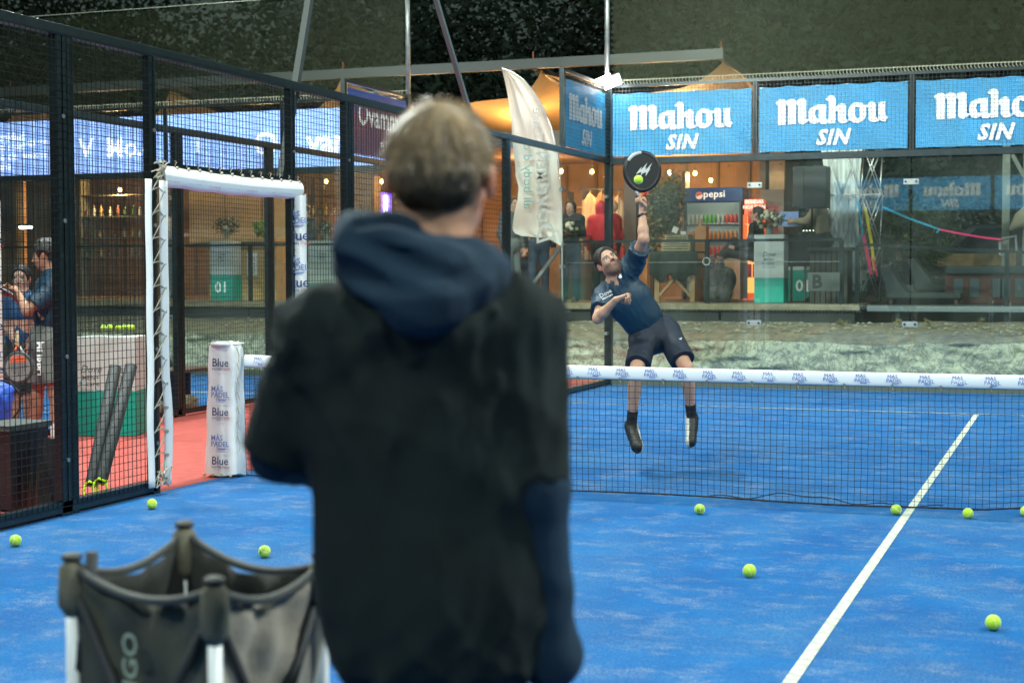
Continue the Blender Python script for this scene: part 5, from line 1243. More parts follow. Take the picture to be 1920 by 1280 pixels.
MB().obox(p, .09, .05, .36).build('tube', mat('violet_white', (1, 1, 1), .5, emit=(.8, .8, 1), es=3), t); b = MB(); b.obox(p-np.array([.075, 0, 0]), .04, .06, .46); b.obox(p+np.array([.075, 0, 0]), .04, .06, .46); b.obox(p+Zu*.21, .19, .06, .05); b.build('frame', mat('violet_glow', (.2, .1, .8), .5, emit=(.2, .12, 1), es=1.2), t)

# fridges -----------------------------------------------------
def can_proto(nm, col, h=.13, r=.03):
    t = MB(); b = t; b.lathe((0, 0, 0), [(r*.8, 0), (r, .01), (r, h-.012), (r*.8, h)], 10); return b.build(nm, mat('can_%d_%d_%d' % tuple(int(c*99) for c in col), col, .35), None, True)
CANC = [(.10, .35, .06), (.12, .40, .10), (.35, .38, .30), (.55, .05, .03), (.5, .22, .05), (.06, .12, .3)]
def fridge(label, u0, u1, v0, y, zb, hdr, body, sign, shelves, glow, cans, colf, red=False):
    a, c = atY(u0, v0, y), atY(u1, v0, y); x0, x1, z1 = a[0], c[0], a[2]
    t = thing('drinks_fridge', label, 'fridge', ((x0+x1)/2, y, zb))
    MB().box(x0, x1, y+.05, y+.6, zb, z1).build('body', body, t, bevel=.01)
    MB().box(x0, x1, y, y+.05, z1-hdr, z1).build('header', mat('header_'+label[:6], sign[1], .5, emit=sign[1], es=sign[2]), t)
    MB().box(x0+.04, x1-.04, y+.035, y+.046, zb+.12, z1-hdr-.02).build('lit_back', mat('fridge_glow_'+label[:6], glow, .6, emit=glow, es=sign[3]), t)
    n = len(shelves)
    for z in shelves: MB().box(x0+.03, x1-.03, y-.10, y+.03, z-.012, z).build('shelf', ALU if not red else WHITEL, t)
    MB().box(x0, x0+.03, y-.12, y+.02, zb, z1-hdr).build('door_frame', body, t); MB().box(x1-.03, x1, y-.12, y+.02, zb, z1-hdr).build('door_frame', body, t)
    b = MB(); sign[0](b, (x0+x1)/2, y-.004, z1-hdr/2, x1-x0); b.build('sign_lettering', mat('sign_white', (.8, .8, .8), .5, emit=(1, .75, .6), es=.5), t)
    k = 0; protos = {}
    for zi, z in enumerate(shelves):
        m_ = int((x1-x0-.1)/cans)
        for i in range(m_):
            col = colf(zi, i, m_)
            if col not in protos: o = can_proto('drink_can', col, .15 if not red else .22, .028 if not red else .036); protos[col] = o; 
            else: o = protos[col].copy(); COL.objects.link(o)
            o.location = (x0+.06+(i+.5)*cans, y-.05, z+.001)
            tag(o, ('drink can or bottle in rows on the shelves of the blue drinks fridge' if not red else 'tall red and white can on a shelf of the orange drinks fridge'), 'drink can', 'drinks in the blue fridge' if not red else 'cans in the orange fridge')
    return t
def pepsi(b, x, y, z, w_):
    put_text(b, 'pepsi', (x+.02, y, z-.045), (1, 0, 0), (0, 0, 1), .17, 1.1, bold=.01)
fr = fridge('tall drinks fridge with a dark blue sign and round emblem', 1283, 1392, 353, 16.2, DZ, .24, mat('fridge_body', (.05, .06, .07), .5), (pepsi, (.01, .035, .12), .25, .10), [1.55, 1.83, 2.10, 2.38], (.25, .32, .30), .075, lambda z, i, n: CANC[(3 if i > n-4 else (0 if 3 < i < 7 else 2)) if z == 3 else (4 if z == 2 else 3 if z == 1 else 5)])
c0 = atY(1311, 367, 16.19); b = MB(); N = 24
b.add([c0+np.array([.062*math.cos(i*2*math.pi/N), -.002, .062*math.sin(i*2*math.pi/N)]) for i in range(N)], [tuple(range(N))]); b.build('round_emblem', mat('emblem_white', (.8, .6, .45), .5, emit=(1, .6, .4), es=.3), fr)
b = MB(); b.add([c0+np.array([.058*math.cos(a), -.004, .058*math.sin(a)]) for a in np.linspace(.3, 3.5, 14)]+[c0+np.array([0.0, -.004, .0])], [tuple(range(15))]); b.build('round_emblem', mat('emblem_red', (.5, .06, .03), .5, emit=(.6, .05, .02), es=.3), fr)
def rsign(b, x, y, z, w_):
    for i, s in enumerate(('BEBIDAS', 'NOS DAN', 'ALAS')): put_text(b, s, (x+.02, y, z+.06-i*.09), (1, 0, 0), (0, 0, 1), .085, 1, bold=.02)
fridge('narrow orange lit drinks fridge with red and white cans, behind the white counter', 1396, 1428, 374, 15.6, DZ, .26, mat('orange_fridge', (.6, .10, .02), .5, emit=(1, .16, .03), es=.35), (rsign, (.75, .10, .03), .9, .9), [1.45, 1.98, 2.34], (1., .42, .10), .085, lambda z, i, n: (.65, .06, .05), True)
p = atY(1425, 356, 16.0); q = atY(1470, 356, 16.0); t = thing('cabinet', 'tall brown cabinet with red vertical lettering, right of the orange fridge', 'cabinet', (p[0], 16, DZ))
MB().box(p[0], q[0], 16.0, 16.2, DZ, p[2]).build('body', mat('brown_cabinet', (.20, .14, .09), .6), t); b = MB(); put_text(b, 'Bull', ((q[0]-.10), 15.995, p[2]-.50), (0, 0, 1), (-1, 0, 0), .28, 1.1, bold=.02); b.build('lettering', mat('dark_red_print', (.35, .02, .05), .6), t)
# counters ----------------------------------------------------
a, c = atY(1414, 440, 13.2), atY(1470, 440, 13.2)
promo_box(((a[0]+c[0])/2, 13.4, DZ), c[0]-a[0], .4, a[2]-DZ, .38, 'white and green counter with white roses on it', 0, 'promo_counter', 'counter', logos=1, hw=.62)
a, c = atY(1500, 530, 13.9), atY(1560, 530, 13.9)
promo_box(((a[0]+c[0])/2-.35, 15.0, DZ), 1.3, .3, .62, .50, 'low green counter standing behind the music table', 0, 'promo_counter', 'counter', num='01', logos=0)
def bouquet(label, c, r, n, flower, leafc, vase=True):
    t = thing('bouquet', label, 'flowers', c); c = np.array(c, float)
    if vase: MB().lathe(c, [(.045, 0), (.05, .02), (.045, .14), (.055, .15)], 14).build('vase', mat('vase_glass', (.25, .35, .32), .1, spec=.8), t, True)
    b = MB(); lf = MB()
    for i in range(n):
        d = nrm(rng.normal(size=3)+[0, -.3, .5]); p = c+np.array([0, 0, .22])+d*r*np.array([1.2, .9, .75])
        b.ball(p, r*.24*random.uniform(.7, 1.15), 8, 6)
    for i in range(260):
        d = nrm(rng.normal(size=3)+[0, 0, .15]); p = c+np.array([0, 0, .21])+d*r*np.array([1.3, 1, .8])*random.uniform(.6, 1.15); a_ = nrm(rng.normal(size=3)); e_ = nrm(rng.normal(size=3)); s = r*.22
        lf.add([p, p+a_*s+e_*s*.4, p+a_*s*2, p+a_*s-e_*s*.4], [(0, 1, 2, 3)])
    b.build('blooms', flower, t, True); lf.build('leaves', leafc, t)
LEAFD = mat('dark_leaf', (.025, .06, .02), .6, var=.4, vs=9)
WHF = mat('white_petal', (.65, .63, .45), .7, var=.15, vs=20)
bouquet('bouquet of white roses on the white and green counter', atY(1443, 440, 13.35)+np.array([0, 0, 0.005]), .16, 20, WHF, LEAFD)
# music table, player and loudspeaker
t = thing('music_table', 'dark music table with an open laptop and mixer, behind the railing', 'table', atY(1495, 565, 14.0)); a, c = atY(1472, 440, 14.0), atY(1512, 440, 14.0)
MB().box(a[0], c[0]+.25, 13.8, 14.4, a[2]-.08, a[2]).build('table_top', BLACK, t); MB().box(a[0], c[0]+.25, 13.82, 13.86, a[2]-.5, a[2]-.08).build('front_cloth', mat('black_cloth', (.015, .015, .015), .9), t)
for x in (a[0]+.12, c[0]): MB().tube([(x, 13.9, DZ), (x, 13.9, a[2]-.08)], .02, 8).build('leg', GALV, t)
tz = a[2]; t = thing('laptop', 'silver laptop open on the music table', 'laptop', (a[0]+.05, 14.0, tz)); Rl = np.array(Matrix.Rotation(math.radians(-14), 3, 'X'))
MB().obox((a[0]+.10, 14.05, tz+.01+.12), .32, .22, .015).build('base', ALU, t); MB().obox((a[0]+.06, 13.98, tz+.24), .30, .012, .24, Rl).build('lid', mat('laptop_lid', (.10, .17, .34), .4, emit=(.1, .18, .4), es=.25), t)
t = thing('mixer', 'small black mixer with lit buttons on the music table', 'mixer', (c[0], 14.0, tz)); MB().box(a[0]+.28, c[0]+.2, 13.9, 14.2, tz+.002, tz+.05).build('body', BLACK, t, bevel=.005); b = MB()
for i in range(7): b.ball((a[0]+.3+i*.05, 13.92, tz+.055), .009, 6, 4)
b.build('buttons', mat('button_glow', (1, 1, .8), .4, emit=(1, .95, .7), es=3), t)
p = atY(1523, 352, 13.3); t = thing('loudspeaker', 'dark loudspeaker on a stand above the music table', 'loudspeaker', p)
w1 = .26; b = MB(); pr = [(-w1, -.2), (-.10, -.26), (.24, -.22), (w1+.0, .1), (.1, .25), (-w1, .1)]; b.prism([(x, y) for x, y in pr], (p+Zu*.31, (1, 0, 0), (0, 1, 0)), .62); b.build('cabinet', mat('speaker_box', (.035, .04, .038), .55, var=.1), t, bevel=.012)
MB().obox(p+np.array([-.17, -.25, 0]), .17, .01, .54, np.array(Matrix.Rotation(math.radians(-20), 3, 'Z'))).build('grille', mat('speaker_grille', (.05, .05, .048), .7), t); MB().tube([p-Zu*.3, np.array([p[0]-.02, p[1], DZ])], .02, 8).build('stand', STEEL, t)
# slatted planter box
a, c = atY(1518, 464, 13.1), atY(1590, 464, 13.1); t = thing('planter_box', 'dark slatted wooden box with a printed panel behind the railing corner', 'box', ((a[0]+c[0])/2, 13.1, DZ)); SB = mat('slat_dark', (.035, .035, .028), .7, var=.2)
n = 7; wx = (c[0]-a[0])/n
for i in range(n): MB().box(a[0]+i*wx+.008, a[0]+(i+1)*wx-.008, 13.1, 13.12, DZ, a[2]-.05).build('slat', SB, t)
MB().box(a[0], c[0], 13.12, 13.6, DZ, a[2]-.05).build('body', mat('box_inner', (.01, .01, .009), .9), t); MB().box(a[0]-.04, c[0]+.06, 13.07, 13.65, a[2]-.05, a[2]).build('lid', SB, t)
q = atY(1545, 528, 12.4); MB().obox(q, .46, .008, .27).build('printed_panel', mat('grey_board', (.06, .07, .065), .5), t); b = MB(); put_text(b, 'B', q+np.array([-.1, -.006, -.09]), (1, 0, 0), (0, 0, 1), .27, 1, bold=.03); b.build('lettering', mat('dark_print', (.008, .01, .01), .6), t)
# truss frame with cloth
a, c = atY(1552, 290, 14.2), atY(1650, 290, 14.2); t = thing('pop_up_frame', 'tall folding frame of crossed silver poles with white cloth stretched inside', 'frame', ((a[0]+c[0])/2, 14.2, DZ))
FZ0, FZ1 = DZ, 3.55; X0, X1 = a[0]-.04, c[0]+.02; nz = 3
for k in range(nz):
    z0 = FZ0+(FZ1-FZ0)*k/nz; z1 = FZ0+(FZ1-FZ0)*(k+1)/nz
    for j in range(3):
        x0 = X0+(X1-X0)*j/3; x1 = X0+(X1-X0)*(j+1)/3
        for yy in (14.04, 14.45):
            b = MB(); b.tube([(x0, yy, z0), (x1, yy, z1)], .0095, 6); b.build('pole', ALU, t, True); b = MB(); b.tube([(x1, yy+.02, z0), (x0, yy+.02, z1)], .0095, 6); b.build('pole', ALU, t, True)
        b = MB(); b.tube([(x1, 14.05, z0), (x1, 14.45, z1)], .0095, 6); b.build('pole', ALU, t, True)
    b = MB(); b.tube([(X0, 14.05, z1), (X1, 14.05, z1)], .010, 6); b.ball((X0, 14.05, z1), .028, 8, 6); b.ball((X1, 14.05, z1), .028, 8, 6); b.ball(((X0+X1)/2, 14.05, z1), .024, 8, 6); b.build('cross_bar', ALU, t, True)
def cl(u, v):
    x0 = X0-.09+.12*math.sin(v*3.14)+.05*(1-v); x1 = X0+.60-.06*math.sin(v*math.pi)*1.2
    return np.array([x0+(x1-x0)*u, 14.13+.03*math.sin(u*18+v*4)+.02*math.sin(u*41), 1.35+(3.62-1.35)*v])
MB().grid(cl, 40, 30).build('cloth', mat('white_cloth', (.72, .76, .71), .8, var=.06, vs=3), t, True)
def ribbon(label, pts, col, w_=.03, nm='strap'):
    b = MB(); b2 = []
    for p, q in zip(pts[:-1], pts[1:]): b.bar(p, q, w_, .006, FW)
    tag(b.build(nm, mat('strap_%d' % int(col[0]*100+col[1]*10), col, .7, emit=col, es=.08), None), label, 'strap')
Y_ = 13.95; R_ = lambda u, v: atY(u, v, Y_)
TEAL, PINK, YEL = (.02, .32, .48), (.80, .03, .16), (.75, .62, .02)
ribbon('short blue strap hanging down the folding frame', [R_(1609, 378), R_(1618, 440), R_(1607, 452)], TEAL)
ribbon('pink strap hanging from the blue one down to the lounger', [R_(1619, 441), R_(1634, 515)], PINK, .05)
ribbon('yellow strap hanging on the right of the folding frame', [R_(1622, 388), R_(1634, 455), R_(1640, 506)], YEL, .045)
ribbon('short pink strap looped round the yellow one', [R_(1645, 518), R_(1636, 478), R_(1633, 490)], PINK, .03)
ribbon('long blue strap stretched from the folding frame to the right', [R_(1655, 388), R_(1700, 408), R_(1761, 430), R_(1756, 437)], TEAL, .03)
ribbon('long pink strap stretched on to the grey post at the right', [R_(1761, 430), R_(1800, 438), R_(1842, 445), R_(1877, 449)], PINK, .028)
# right: post, umbrella, loungers, sofa, car
p = atY(1886, 400, 14.6); t = thing('pergola_post', 'grey square post with a slanting brace at the right edge', 'post', (p[0], 14.6, DZ)); PG = mat('grey_wood', (.17, .19, .15), .7, var=.2)
MB().box(p[0]-.055, p[0]+.055, 14.55, 14.66, 1.3, 3.9).build('post', PG, t); q = atY(1922, 370, 14.6); MB().box(q[0]-.03, q[0]+.05, 14.56, 14.66, 1.3, 3.9).build('post', PG, t); MB().bar(atY(1898, 290, 14.6), atY(1920, 330, 14.6), .05, .06).build('brace', PG, t)
p = atY(1915, 425, 14.2); t = thing('parasol', 'folded cream parasol with a metal hinge at the right picture edge', 'parasol', p); b = MB(); b.tube([p+np.array([-.16, 0, -.05]), p+np.array([0, 0, .10]), p+np.array([.2, 0, .3])], [.03, .14, .12], 8); b.build('canopy', mat('cream_canvas', (.32, .30, .20), .8), t, True)
b = MB(); b.tube([p+np.array([-.3, 0, -.22]), p+np.array([-.3, 0, -.42]), p+np.array([-.18, 0, -.42])], .03, 6); b.tube([p+np.array([-.28, 0, -.18]), p+np.array([-.08, 0, -.14]), p+np.array([-.06, 0, -.4])], .025, 6); b.build('hinge', GALV, t)
CUSH = mat('grey_cushion', (.05, .065, .058), .8, var=.15); 
def lounger(x, y, z, label, s=1):
    t = thing('lounger', label, 'lounger', (x, y, z), 'loungers on the lower deck')
    b = MB(); pr = [(0, .0), (1.1, .0), (1.1, .09), (.32, .09), (.02, .52), (-.10, .50), (-.0, .12)]
    b.prism([(a_*s, c_) for a_, c_ in pr], ((x, y, z+.08), (1, 0, 0), (0, 0, 1)), .6); b.build('cushion', CUSH, t, bevel=.03)
    for dx in (0.05, 1.0): MB().box(x+dx, x+dx+.05, y+.05, y+.55, z, z+.09).build('leg', mat('dark_wood', (.06, .03, .02), .6), t)
p = atY(1660, 560, 13.6); lounger(p[0], 13.6, 1.045, 'grey cushioned lounger beside the folding frame')
p = atY(1722, 560, 14.8); lounger(p[0]-.1, 15.0, 1.15, 'grey cushioned lounger further back, right of the glass joint')
p, q = atY(1772, 505, 14.2), atY(1925, 505, 14.2); t = thing('sofa', 'long dark red sofa with grey-green cushions behind the railing', 'sofa', (p[0], 14.2, 1.04))
MB().box(p[0], q[0]+1, 14.2, 14.9, 1.05, p[2]-.08).build('base', mat('dark_red_wood', (.07, .025, .018), .7, var=.3), t); MB().box(p[0], q[0]+1, 14.15, 14.95, p[2]-.08, p[2]+.05).build('seat_cushion', mat('teal_cushion', (.03, .05, .05), .8), t, bevel=.03)
for i, u in enumerate((1797, 1827, 1870, 1885, 1912)): x = atY(u, 530, 14.2)[0]; MB().box(x-.07, x+.07, 14.18, 14.2, 1.14, p[2]-.14).build('panel', mat('teal_panel', (.05, .08, .085), .7), t)
a, c = atY(1757, 478, 15.5), atY(1905, 492, 15.5); tag(MB().box(a[0], c[0], 15.5, 15.7, c[2]-.05, a[2]+.02).build('plank', mat('ochre_plank', (.20, .13, .05), .7, var=.25), None), 'ochre wooden beam lying behind the long sofa', 'beam')
sp = atY(1830, 415, 17.5); t = thing('parked_car', 'dark car parked in the shadow behind the sofa', 'car', (sp[0], 18, 1.0)); CARM = mat('car_paint', (.008, .012, .018), .5, .3)
b = MB(); pr = [(-1.9, .3), (-1.9, .75), (-1.2, .9), (-.7, 1.35), (.7, 1.38), (1.3, .95), (2.0, .85), (2.05, .35)]; b.prism(pr, ((sp[0]+.6, 17.6, 1.0), (1, 0, 0), (0, 0, 1)), 1.6); b.build('body', CARM, t, bevel=.08)
b = MB(); pr = [(-.98, .93), (-.6, 1.28), (.6, 1.30), (1.05, .95)]; b.prism(pr, ((sp[0]+.6, 17.59, 1.0), (1, 0, 0), (0, 0, 1)), .01); b.build('window', mat('car_glass', (.01, .012, .014), .05), t)
for dx in (-1.2, 1.3): MB().tube([(sp[0]+.6+dx, 17.55, 1.33), (sp[0]+.6+dx, 17.8, 1.33)], .33, 20).build('wheel', BLACK, t, True)

# things in front of the bar ---------------------------------
p, q = atY(1226, 472, 13.7), atY(1304, 472, 13.7); t = thing('trestle_table', 'wooden trestle table under a dark green cloth, left of the bean bag', 'table', ((p[0]+q[0])/2, 13.8, DZ)); TW = mat('pale_wood', (.34, .22, .09), .65, var=.2)
MB().grid(lambda u, v: np.array([p[0]-.05+(q[0]-p[0]+.1)*u, 13.62-.02*math.sin(u*25)*v-.03*math.sin(u*9+v*3)*v, p[2]-.0-(.36+.12*math.sin(u*7)**2)*v]), 40, 10).build('cloth', mat('dark_green_cloth', (.018, .030, .022), .85, var=.3, vs=5), t, True, solid=.01)
MB().box(p[0]-.05, q[0]+.05, 13.62, 14.3, p[2]-.02, p[2]+.005).build('top', mat('dark_green_cloth', (.018,)*3), t)
for x, s in ((q[0]-.05, -1), (p[0]+.05, 1)): MB().box(x-.04, x+.04, 13.7, 13.76, DZ, p[2]-.05).build('leg', TW, t); MB().bar((x+.02*s, 13.72, DZ+.08), (x+.45*s, 13.72, p[2]-.25), .04, .06, (0, 1, 0)).build('brace', TW, t)
MB().box(p[0], q[0], 13.75, 14.2, DZ+.30, DZ+.33).build('shelf', TW, t)
for i, u in enumerate((1243, 1249, 1262, 1268, 1274)):
    r_ = atY(u, 534, 13.8); o = MB().box(r_[0]-.022, r_[0]+.022, 13.76, 13.9, DZ+.332, DZ+.46).build('book', mat(['book_cream', 'book_red'][i % 2], [(.6, .58, .45), (.5, .2, .12)][i % 2], .7), None); tag(o, '%s pale book or box on the trestle shelf, counted from the left' % ['first', 'second', 'third', 'fourth', 'last'][i], 'book', 'books on the trestle shelf')
p = atY(1342, 560, 13.1); lump('bean_bag', (p[0], 13.3, DZ+.28), (.24, .25, .28), mat('grey_beanbag', (.055, .055, .05), .8, var=.2), 'slumped dark grey bean bag behind the railing post', 'bean bag', 8, .05)
G = Field((p[0]-.4, 12.9, DZ-.05), (p[0]+.4, 13.8, DZ+.85), .016); G.cone((p[0]-.0, 13.25, DZ+.16), (p[0]+.02, 13.3, DZ+.62), .23, .06, .05); G.disp(wrinkle(.03, 1, 6)); V, Fc = G.mesh(); np_object('bag_peak', V, Fc, mat('grey_beanbag', (.05,)*3), [o for o in bpy.data.objects if o.name.startswith('bean_bag')][0])
p, q = atY(1340, 487, 14.2), atY(1388, 487, 14.2); t = thing('counter', 'orange wooden counter behind the bean bag', 'counter', (p[0], 14.2, DZ)); MB().box(p[0], q[0], 14.2, 14.8, DZ+.04, p[2]).build('body', mat('orange_ply', (.42, .19, .07), .6, var=.15), t, bevel=.005); MB().box(q[0]-.09, q[0]+.0, 14.18, 14.199, DZ+.04, p[2]).build('edge', mat('salmon_edge', (.55, .26, .14), .6), t)
p, q = atY(1303, 424, 14.4), atY(1324, 470, 14.4); t = thing('wooden_stand', 'orange wooden stand box with a pale cylinder on top, beside the plant crates', 'stand', (p[0], 14.4, DZ)); MB().box(p[0], q[0], 14.4, 14.6, DZ, p[2]).build('body', mat('orange_ply', (.42,)*3), t, bevel=.004); MB().lathe(((p[0]+q[0])/2-.03, 14.5, p[2]), [(.03, 0), (.03, .12)], 12).build('cylinder', mat('pale_wood', (.3,)*3), t)
CR = mat('crate_wood', (.30, .26, .13), .7, var=.25)
def crate(u0, u1, v0, v1, y, label):
    a, c = atY(u0, v0, y), atY(u1, v1, y); t = thing('crate', label, 'crate', (a[0], y, c[2]), 'wooden crates stacked under the olive tree'); n = 4; h = (a[2]-c[2])/n
    for i in range(n): b = MB(); b.box(a[0], c[0], y, y+.012, c[2]+i*h+.008, c[2]+(i+1)*h-.008); b.box(a[0], c[0], y+.35, y+.362, c[2]+i*h+.008, c[2]+(i+1)*h-.008); b.build('slat', CR, t)
    MB().box(a[0]+.003, a[0]+.03, y+.013, y+.349, c[2], a[2]).build('side', CR, t); MB().box(c[0]-.03, c[0]-.003, y+.013, y+.349, c[2], a[2]).build('side', CR, t)
    MB().box(a[0]+.03, c[0]-.03, y+.013, y+.349, c[2]+.005, a[2]-.04).build('filling', mat('crate_dark', (.05, .045, .03), .9), t)
crate(1246, 1290, 440, 452, 13.75, 'pale wooden crate on top of the stack, cards lying in it'); crate(1240, 1294, 453, 471, 13.72, 'pale wooden crate at the bottom of the stack on the dark cloth')
for (u, v, r_, s) in ((1266, 431, .4, 'small white card leaning in the top crate'), (1281, 437, 0, 'small white card lying flat at the right of the top crate')):
    o = MB().obox(atY(u, v, 13.85), .09, .004, .10 if r_ else .05, np.array(Matrix.Rotation(r_, 3, 'Y'))).build('card', mat('card_white', (.55, .55, .5), .6), None); tag(o, s, 'card')
# display shelf with coloured boxes, ladder shelf, hanging clothes
p, q = atY(1062, 470, 15.0), atY(1172, 470, 15.0); t = thing('display_table', 'shop table of bright boxes below the hanging clothes', 'table', (p[0], 15, DZ)); MB().box(p[0], q[0], 15.0, 15.6, p[2]-.10, p[2]-.05).build('top', WOODB, t); MB().box(p[0], q[0], 15.02, 15.05, DZ, p[2]-.1).build('front', mat('table_front', (.10, .07, .05), .7), t)
cols = [(.05, .25, .30), (.55, .04, .04), (.5, .03, .03), (.05, .2, .4), (.5, .35, .25), (.45, .30, .2)]
for i, u in enumerate((1150, 1159, 1168, 1142, 1102, 1112)):
    r_ = atY(u, 476, 14.98); o = MB().box(r_[0]-.035, r_[0]+.035, 14.9, 14.99, r_[2]-.10, r_[2]+.12).build('box', mat('shop_box_%d' % i, cols[i], .6), None, bevel=.004); tag(o, ['teal box right behind the player', 'red box second from the dark pillar', 'red box next to the dark pillar', 'blue box left of the teal one', 'beige bag right above the player', 'tan bag between beige bag and blue box'][i]+' on the shop table', 'box', 'boxes on the shop table')
p, q = atY(1068, 385, 16.5), atY(1096, 385, 16.5); t = thing('ladder_shelf', 'dark ladder shelf with gold edges behind the smiling woman', 'shelf', (p[0], 16.5, DZ))
for i in range(7): MB().box(p[0], q[0], 16.45, 16.7, 1.5+i*.2, 1.52+i*.2).build('shelf', WOODO, t)
for x in (p[0], q[0]): MB().box(x-.02, x+.02, 16.45, 16.7, DZ, 3.0).build('upright', STEEL, t)
def garment_h(u, v, y, w_, h, m, label):
    c = atY(u, v, y); t = thing('hanging_garment', label, 'garment', c, 'clothes hanging on the rail'); 
    def f(a, d): 
        ww = w_*(.35+.65*min(1, d*6))*(1+.15*d); return np.array([c[0]+(a-.5)*ww, c[1]+.05*math.sin(a*math.pi)*-1+.012*math.sin(a*20+d*3), c[2]-d*h-(.03*abs(a-.5)*4 if d < .2 else 0)])
    MB().grid(f, 16, 14).build('cloth', m, t, True, solid=.03); MB().tube([c+Zu*.0, c+Zu*.06], .004, 4).build('hook', GALV, t)
CRM = mat('cream_garment', (.42, .30, .18), .85, var=.15); TAN = mat('tan_garment', (.30, .17, .09), .85, var=.15)
garment_h(1107, 362, 16.0, .28, .62, CRM, 'cream jacket hanging left of the red coat'); garment_h(1128, 360, 16.0, .24, .5, TAN, 'tan garment hanging above the red coat'); garment_h(1160, 366, 15.9, .22, .62, CRM, 'cream shirt hanging left of the dark pillar'); garment_h(1145, 360, 16.3, .24, .55, TAN, 'tan garment hanging behind the glass joint')
p, q = atY(1085, 355, 16.0), atY(1176, 355, 16.0); tag(MB().tube([p, q], .012, 6).build('clothes_rail', STEEL, None), 'thin dark rail from which the clothes hang', 'rail')
# shelves of bottles on the left part of the bar
def shelf_unit(u0, u1, y, zs, label, mcol, items, seed, sz=.16):
    x0, x1 = atY(u0, 400, y)[0], atY(u1, 400, y)[0]; t = thing('shelf_unit', label, 'shelf', ((x0+x1)/2, y, DZ)); m_ = mat('shelf_'+label[:9], mcol, .6, var=.2)
    for z in zs: MB().box(x0, x1, y, y+.28, z-.025, z).build('shelf', m_, t)
    for x in (x0, x1): MB().box(x-.03, x+.03, y-.004, y+.30, DZ, max(zs)+.35).build('upright', m_, t)
    r2 = random.Random(seed); protos = {}
    for z in zs[:-1]:
        x = x0+.1
        while x < x1-.1:
            k = r2.randrange(len(items)); hh = r2.choice((.16, .20, .24))
            if (k, hh) not in protos:
                b = MB(); b.lathe((0, 0, 0), [(.035, 0), (.036, .01), (.036, hh*.6), (.014, hh*.78), (.014, hh)], 8); o = b.build('bottle', mat('bottle_%d' % k, items[k], .25), None, True); protos[(k, hh)] = o
            else: o = protos[(k, hh)].copy(); COL.objects.link(o)
            o.location = (x, y+.1, z+.001); tag(o, 'bottle in the rows on the '+label, 'bottle', 'bottles on the '+label)
            x += sz*r2.uniform(.8, 1.5)
BT = [(.20, .22, .12), (.05, .10, .04), (.35, .25, .08), (.3, .3, .28), (.12, .05, .03)]
shelf_unit(150, 285, 17.5, [1.9, 2.3, 2.75, 3.2], 'grey bar shelf seen between the fence posts', (.12, .13, .10), BT, 2)
shelf_unit(575, 700, 17.5, [1.9, 2.3, 2.7, 3.1], 'brown bar shelf left of the blond head', (.13, .08, .045), BT, 5)
shelf_unit(1222, 1282, 17.0, [2.1, 2.4, 2.7, 3.0], 'dark bar shelf behind the olive tree', (.08, .05, .03), BT, 7)
# counters on the left
a, c = atY(388, 448, 13.3), atY(500, 448, 13.3); t = thing('bar_counter', 'pale wooden counter carrying flowers and papers beyond the gate opening', 'counter', (a[0], 13.3, DZ)); PW = mat('plywood', (.46, .30, .12), .6, var=.15)
MB().box(a[0], c[0]+.15, 13.35, 13.9, DZ, a[2]-.06).build('front', PW, t); MB().box(a[0]-.12, c[0]+.2, 13.25, 14.0, a[2]-.06, a[2]).build('top', PW, t, bevel=.004)
q = atY(473, 495, 13.34); MB().obox(q, .20, .006, .40).build('price_list', mat('paper', (.7, .7, .66), .7), t); b = MB()
for i in range(9): b.box(q[0]-.07, q[0]-.07+random.uniform(.08, .14), q[1]-.006, q[1]-.004, q[2]+.15-i*.038, q[2]+.162-i*.038)
b.build('writing', mat('dark_print', (.02,)*3), t)
a2, c2 = atY(397, 455, 13.0), atY(438, 455, 13.0)
promo_box(((a2[0]+c2[0])/2, 13.1, DZ), c2[0]-a2[0], .3, a2[2]-DZ+.02, .44, 'white and green counter marked 01 in front of the pale wooden counter', 0, 'promo_counter', 'counter', num='01', logos=1, hw=.45)
a2, c2 = atY(585, 452, 13.2), atY(640, 452, 13.2)
promo_box(((a2[0]+c2[0])/2, 13.2, DZ), c2[0]-a2[0], .3, a2[2]-DZ, .30, 'white and green counter with flowers, right of the padded gate post', 0, 'promo_counter', 'counter', logos=1, hw=.45)
bouquet('dark bouquet in a glass on the pale wooden counter', atY(425, 446, 13.5), .17, 6, mat('muted_petal', (.35, .36, .28), .8), LEAFD)
bouquet('bouquet in a glass on the counter behind the steel mesh', atY(612, 452, 13.2), .14, 6, mat('muted_petal', (.3,)*3), LEAFD)
# plants
def leafy(name, label, c, rx, ry, rz, n, size, m, cat='plant', trunk=None, group=None, tm=None, nar=.35, vertical=0.):
    t = thing(name, label, cat, (c[0], c[1], c[2]-rz), group); c = np.array(c, float); k = max(6, n//130)
    cc = np.stack([nrm(v)*r_ for v, r_ in zip(rng.normal(size=(k, 3)), rng.uniform(.25, .95, k))])
    I = rng.integers(0, k, n); P = cc[I]+rng.normal(0, .20, (n, 3)); P = c+P*np.array([rx, ry, rz])
    D = rng.normal(size=(n, 3)); D[:, 2] = D[:, 2]*.7+vertical; D /= np.linalg.norm(D, axis=1)[:, None]; E = np.cross(D, rng.normal(size=(n, 3))); E /= np.linalg.norm(E, axis=1)[:, None]
    s = size*rng.uniform(.6, 1.4, (n, 1)); V = np.stack([P-D*s, P+E*s*nar, P+D*s, P-E*s*nar], 1).reshape(-1, 3); Fq = np.arange(4*n).reshape(n, 4)
    o = np_object('crown', V, Fq, m, None, None, False); o.parent = t; o.matrix_parent_inverse = Matrix.Translation(t.location).inverted()
    if trunk:
        b = MB()
        for tr in trunk: b.tube(tr[0], tr[1], 7)
        b.build('trunk', tm or mat('bark', (.08, .055, .035), .9, bump=.5, bs=30), t, True)
    return t
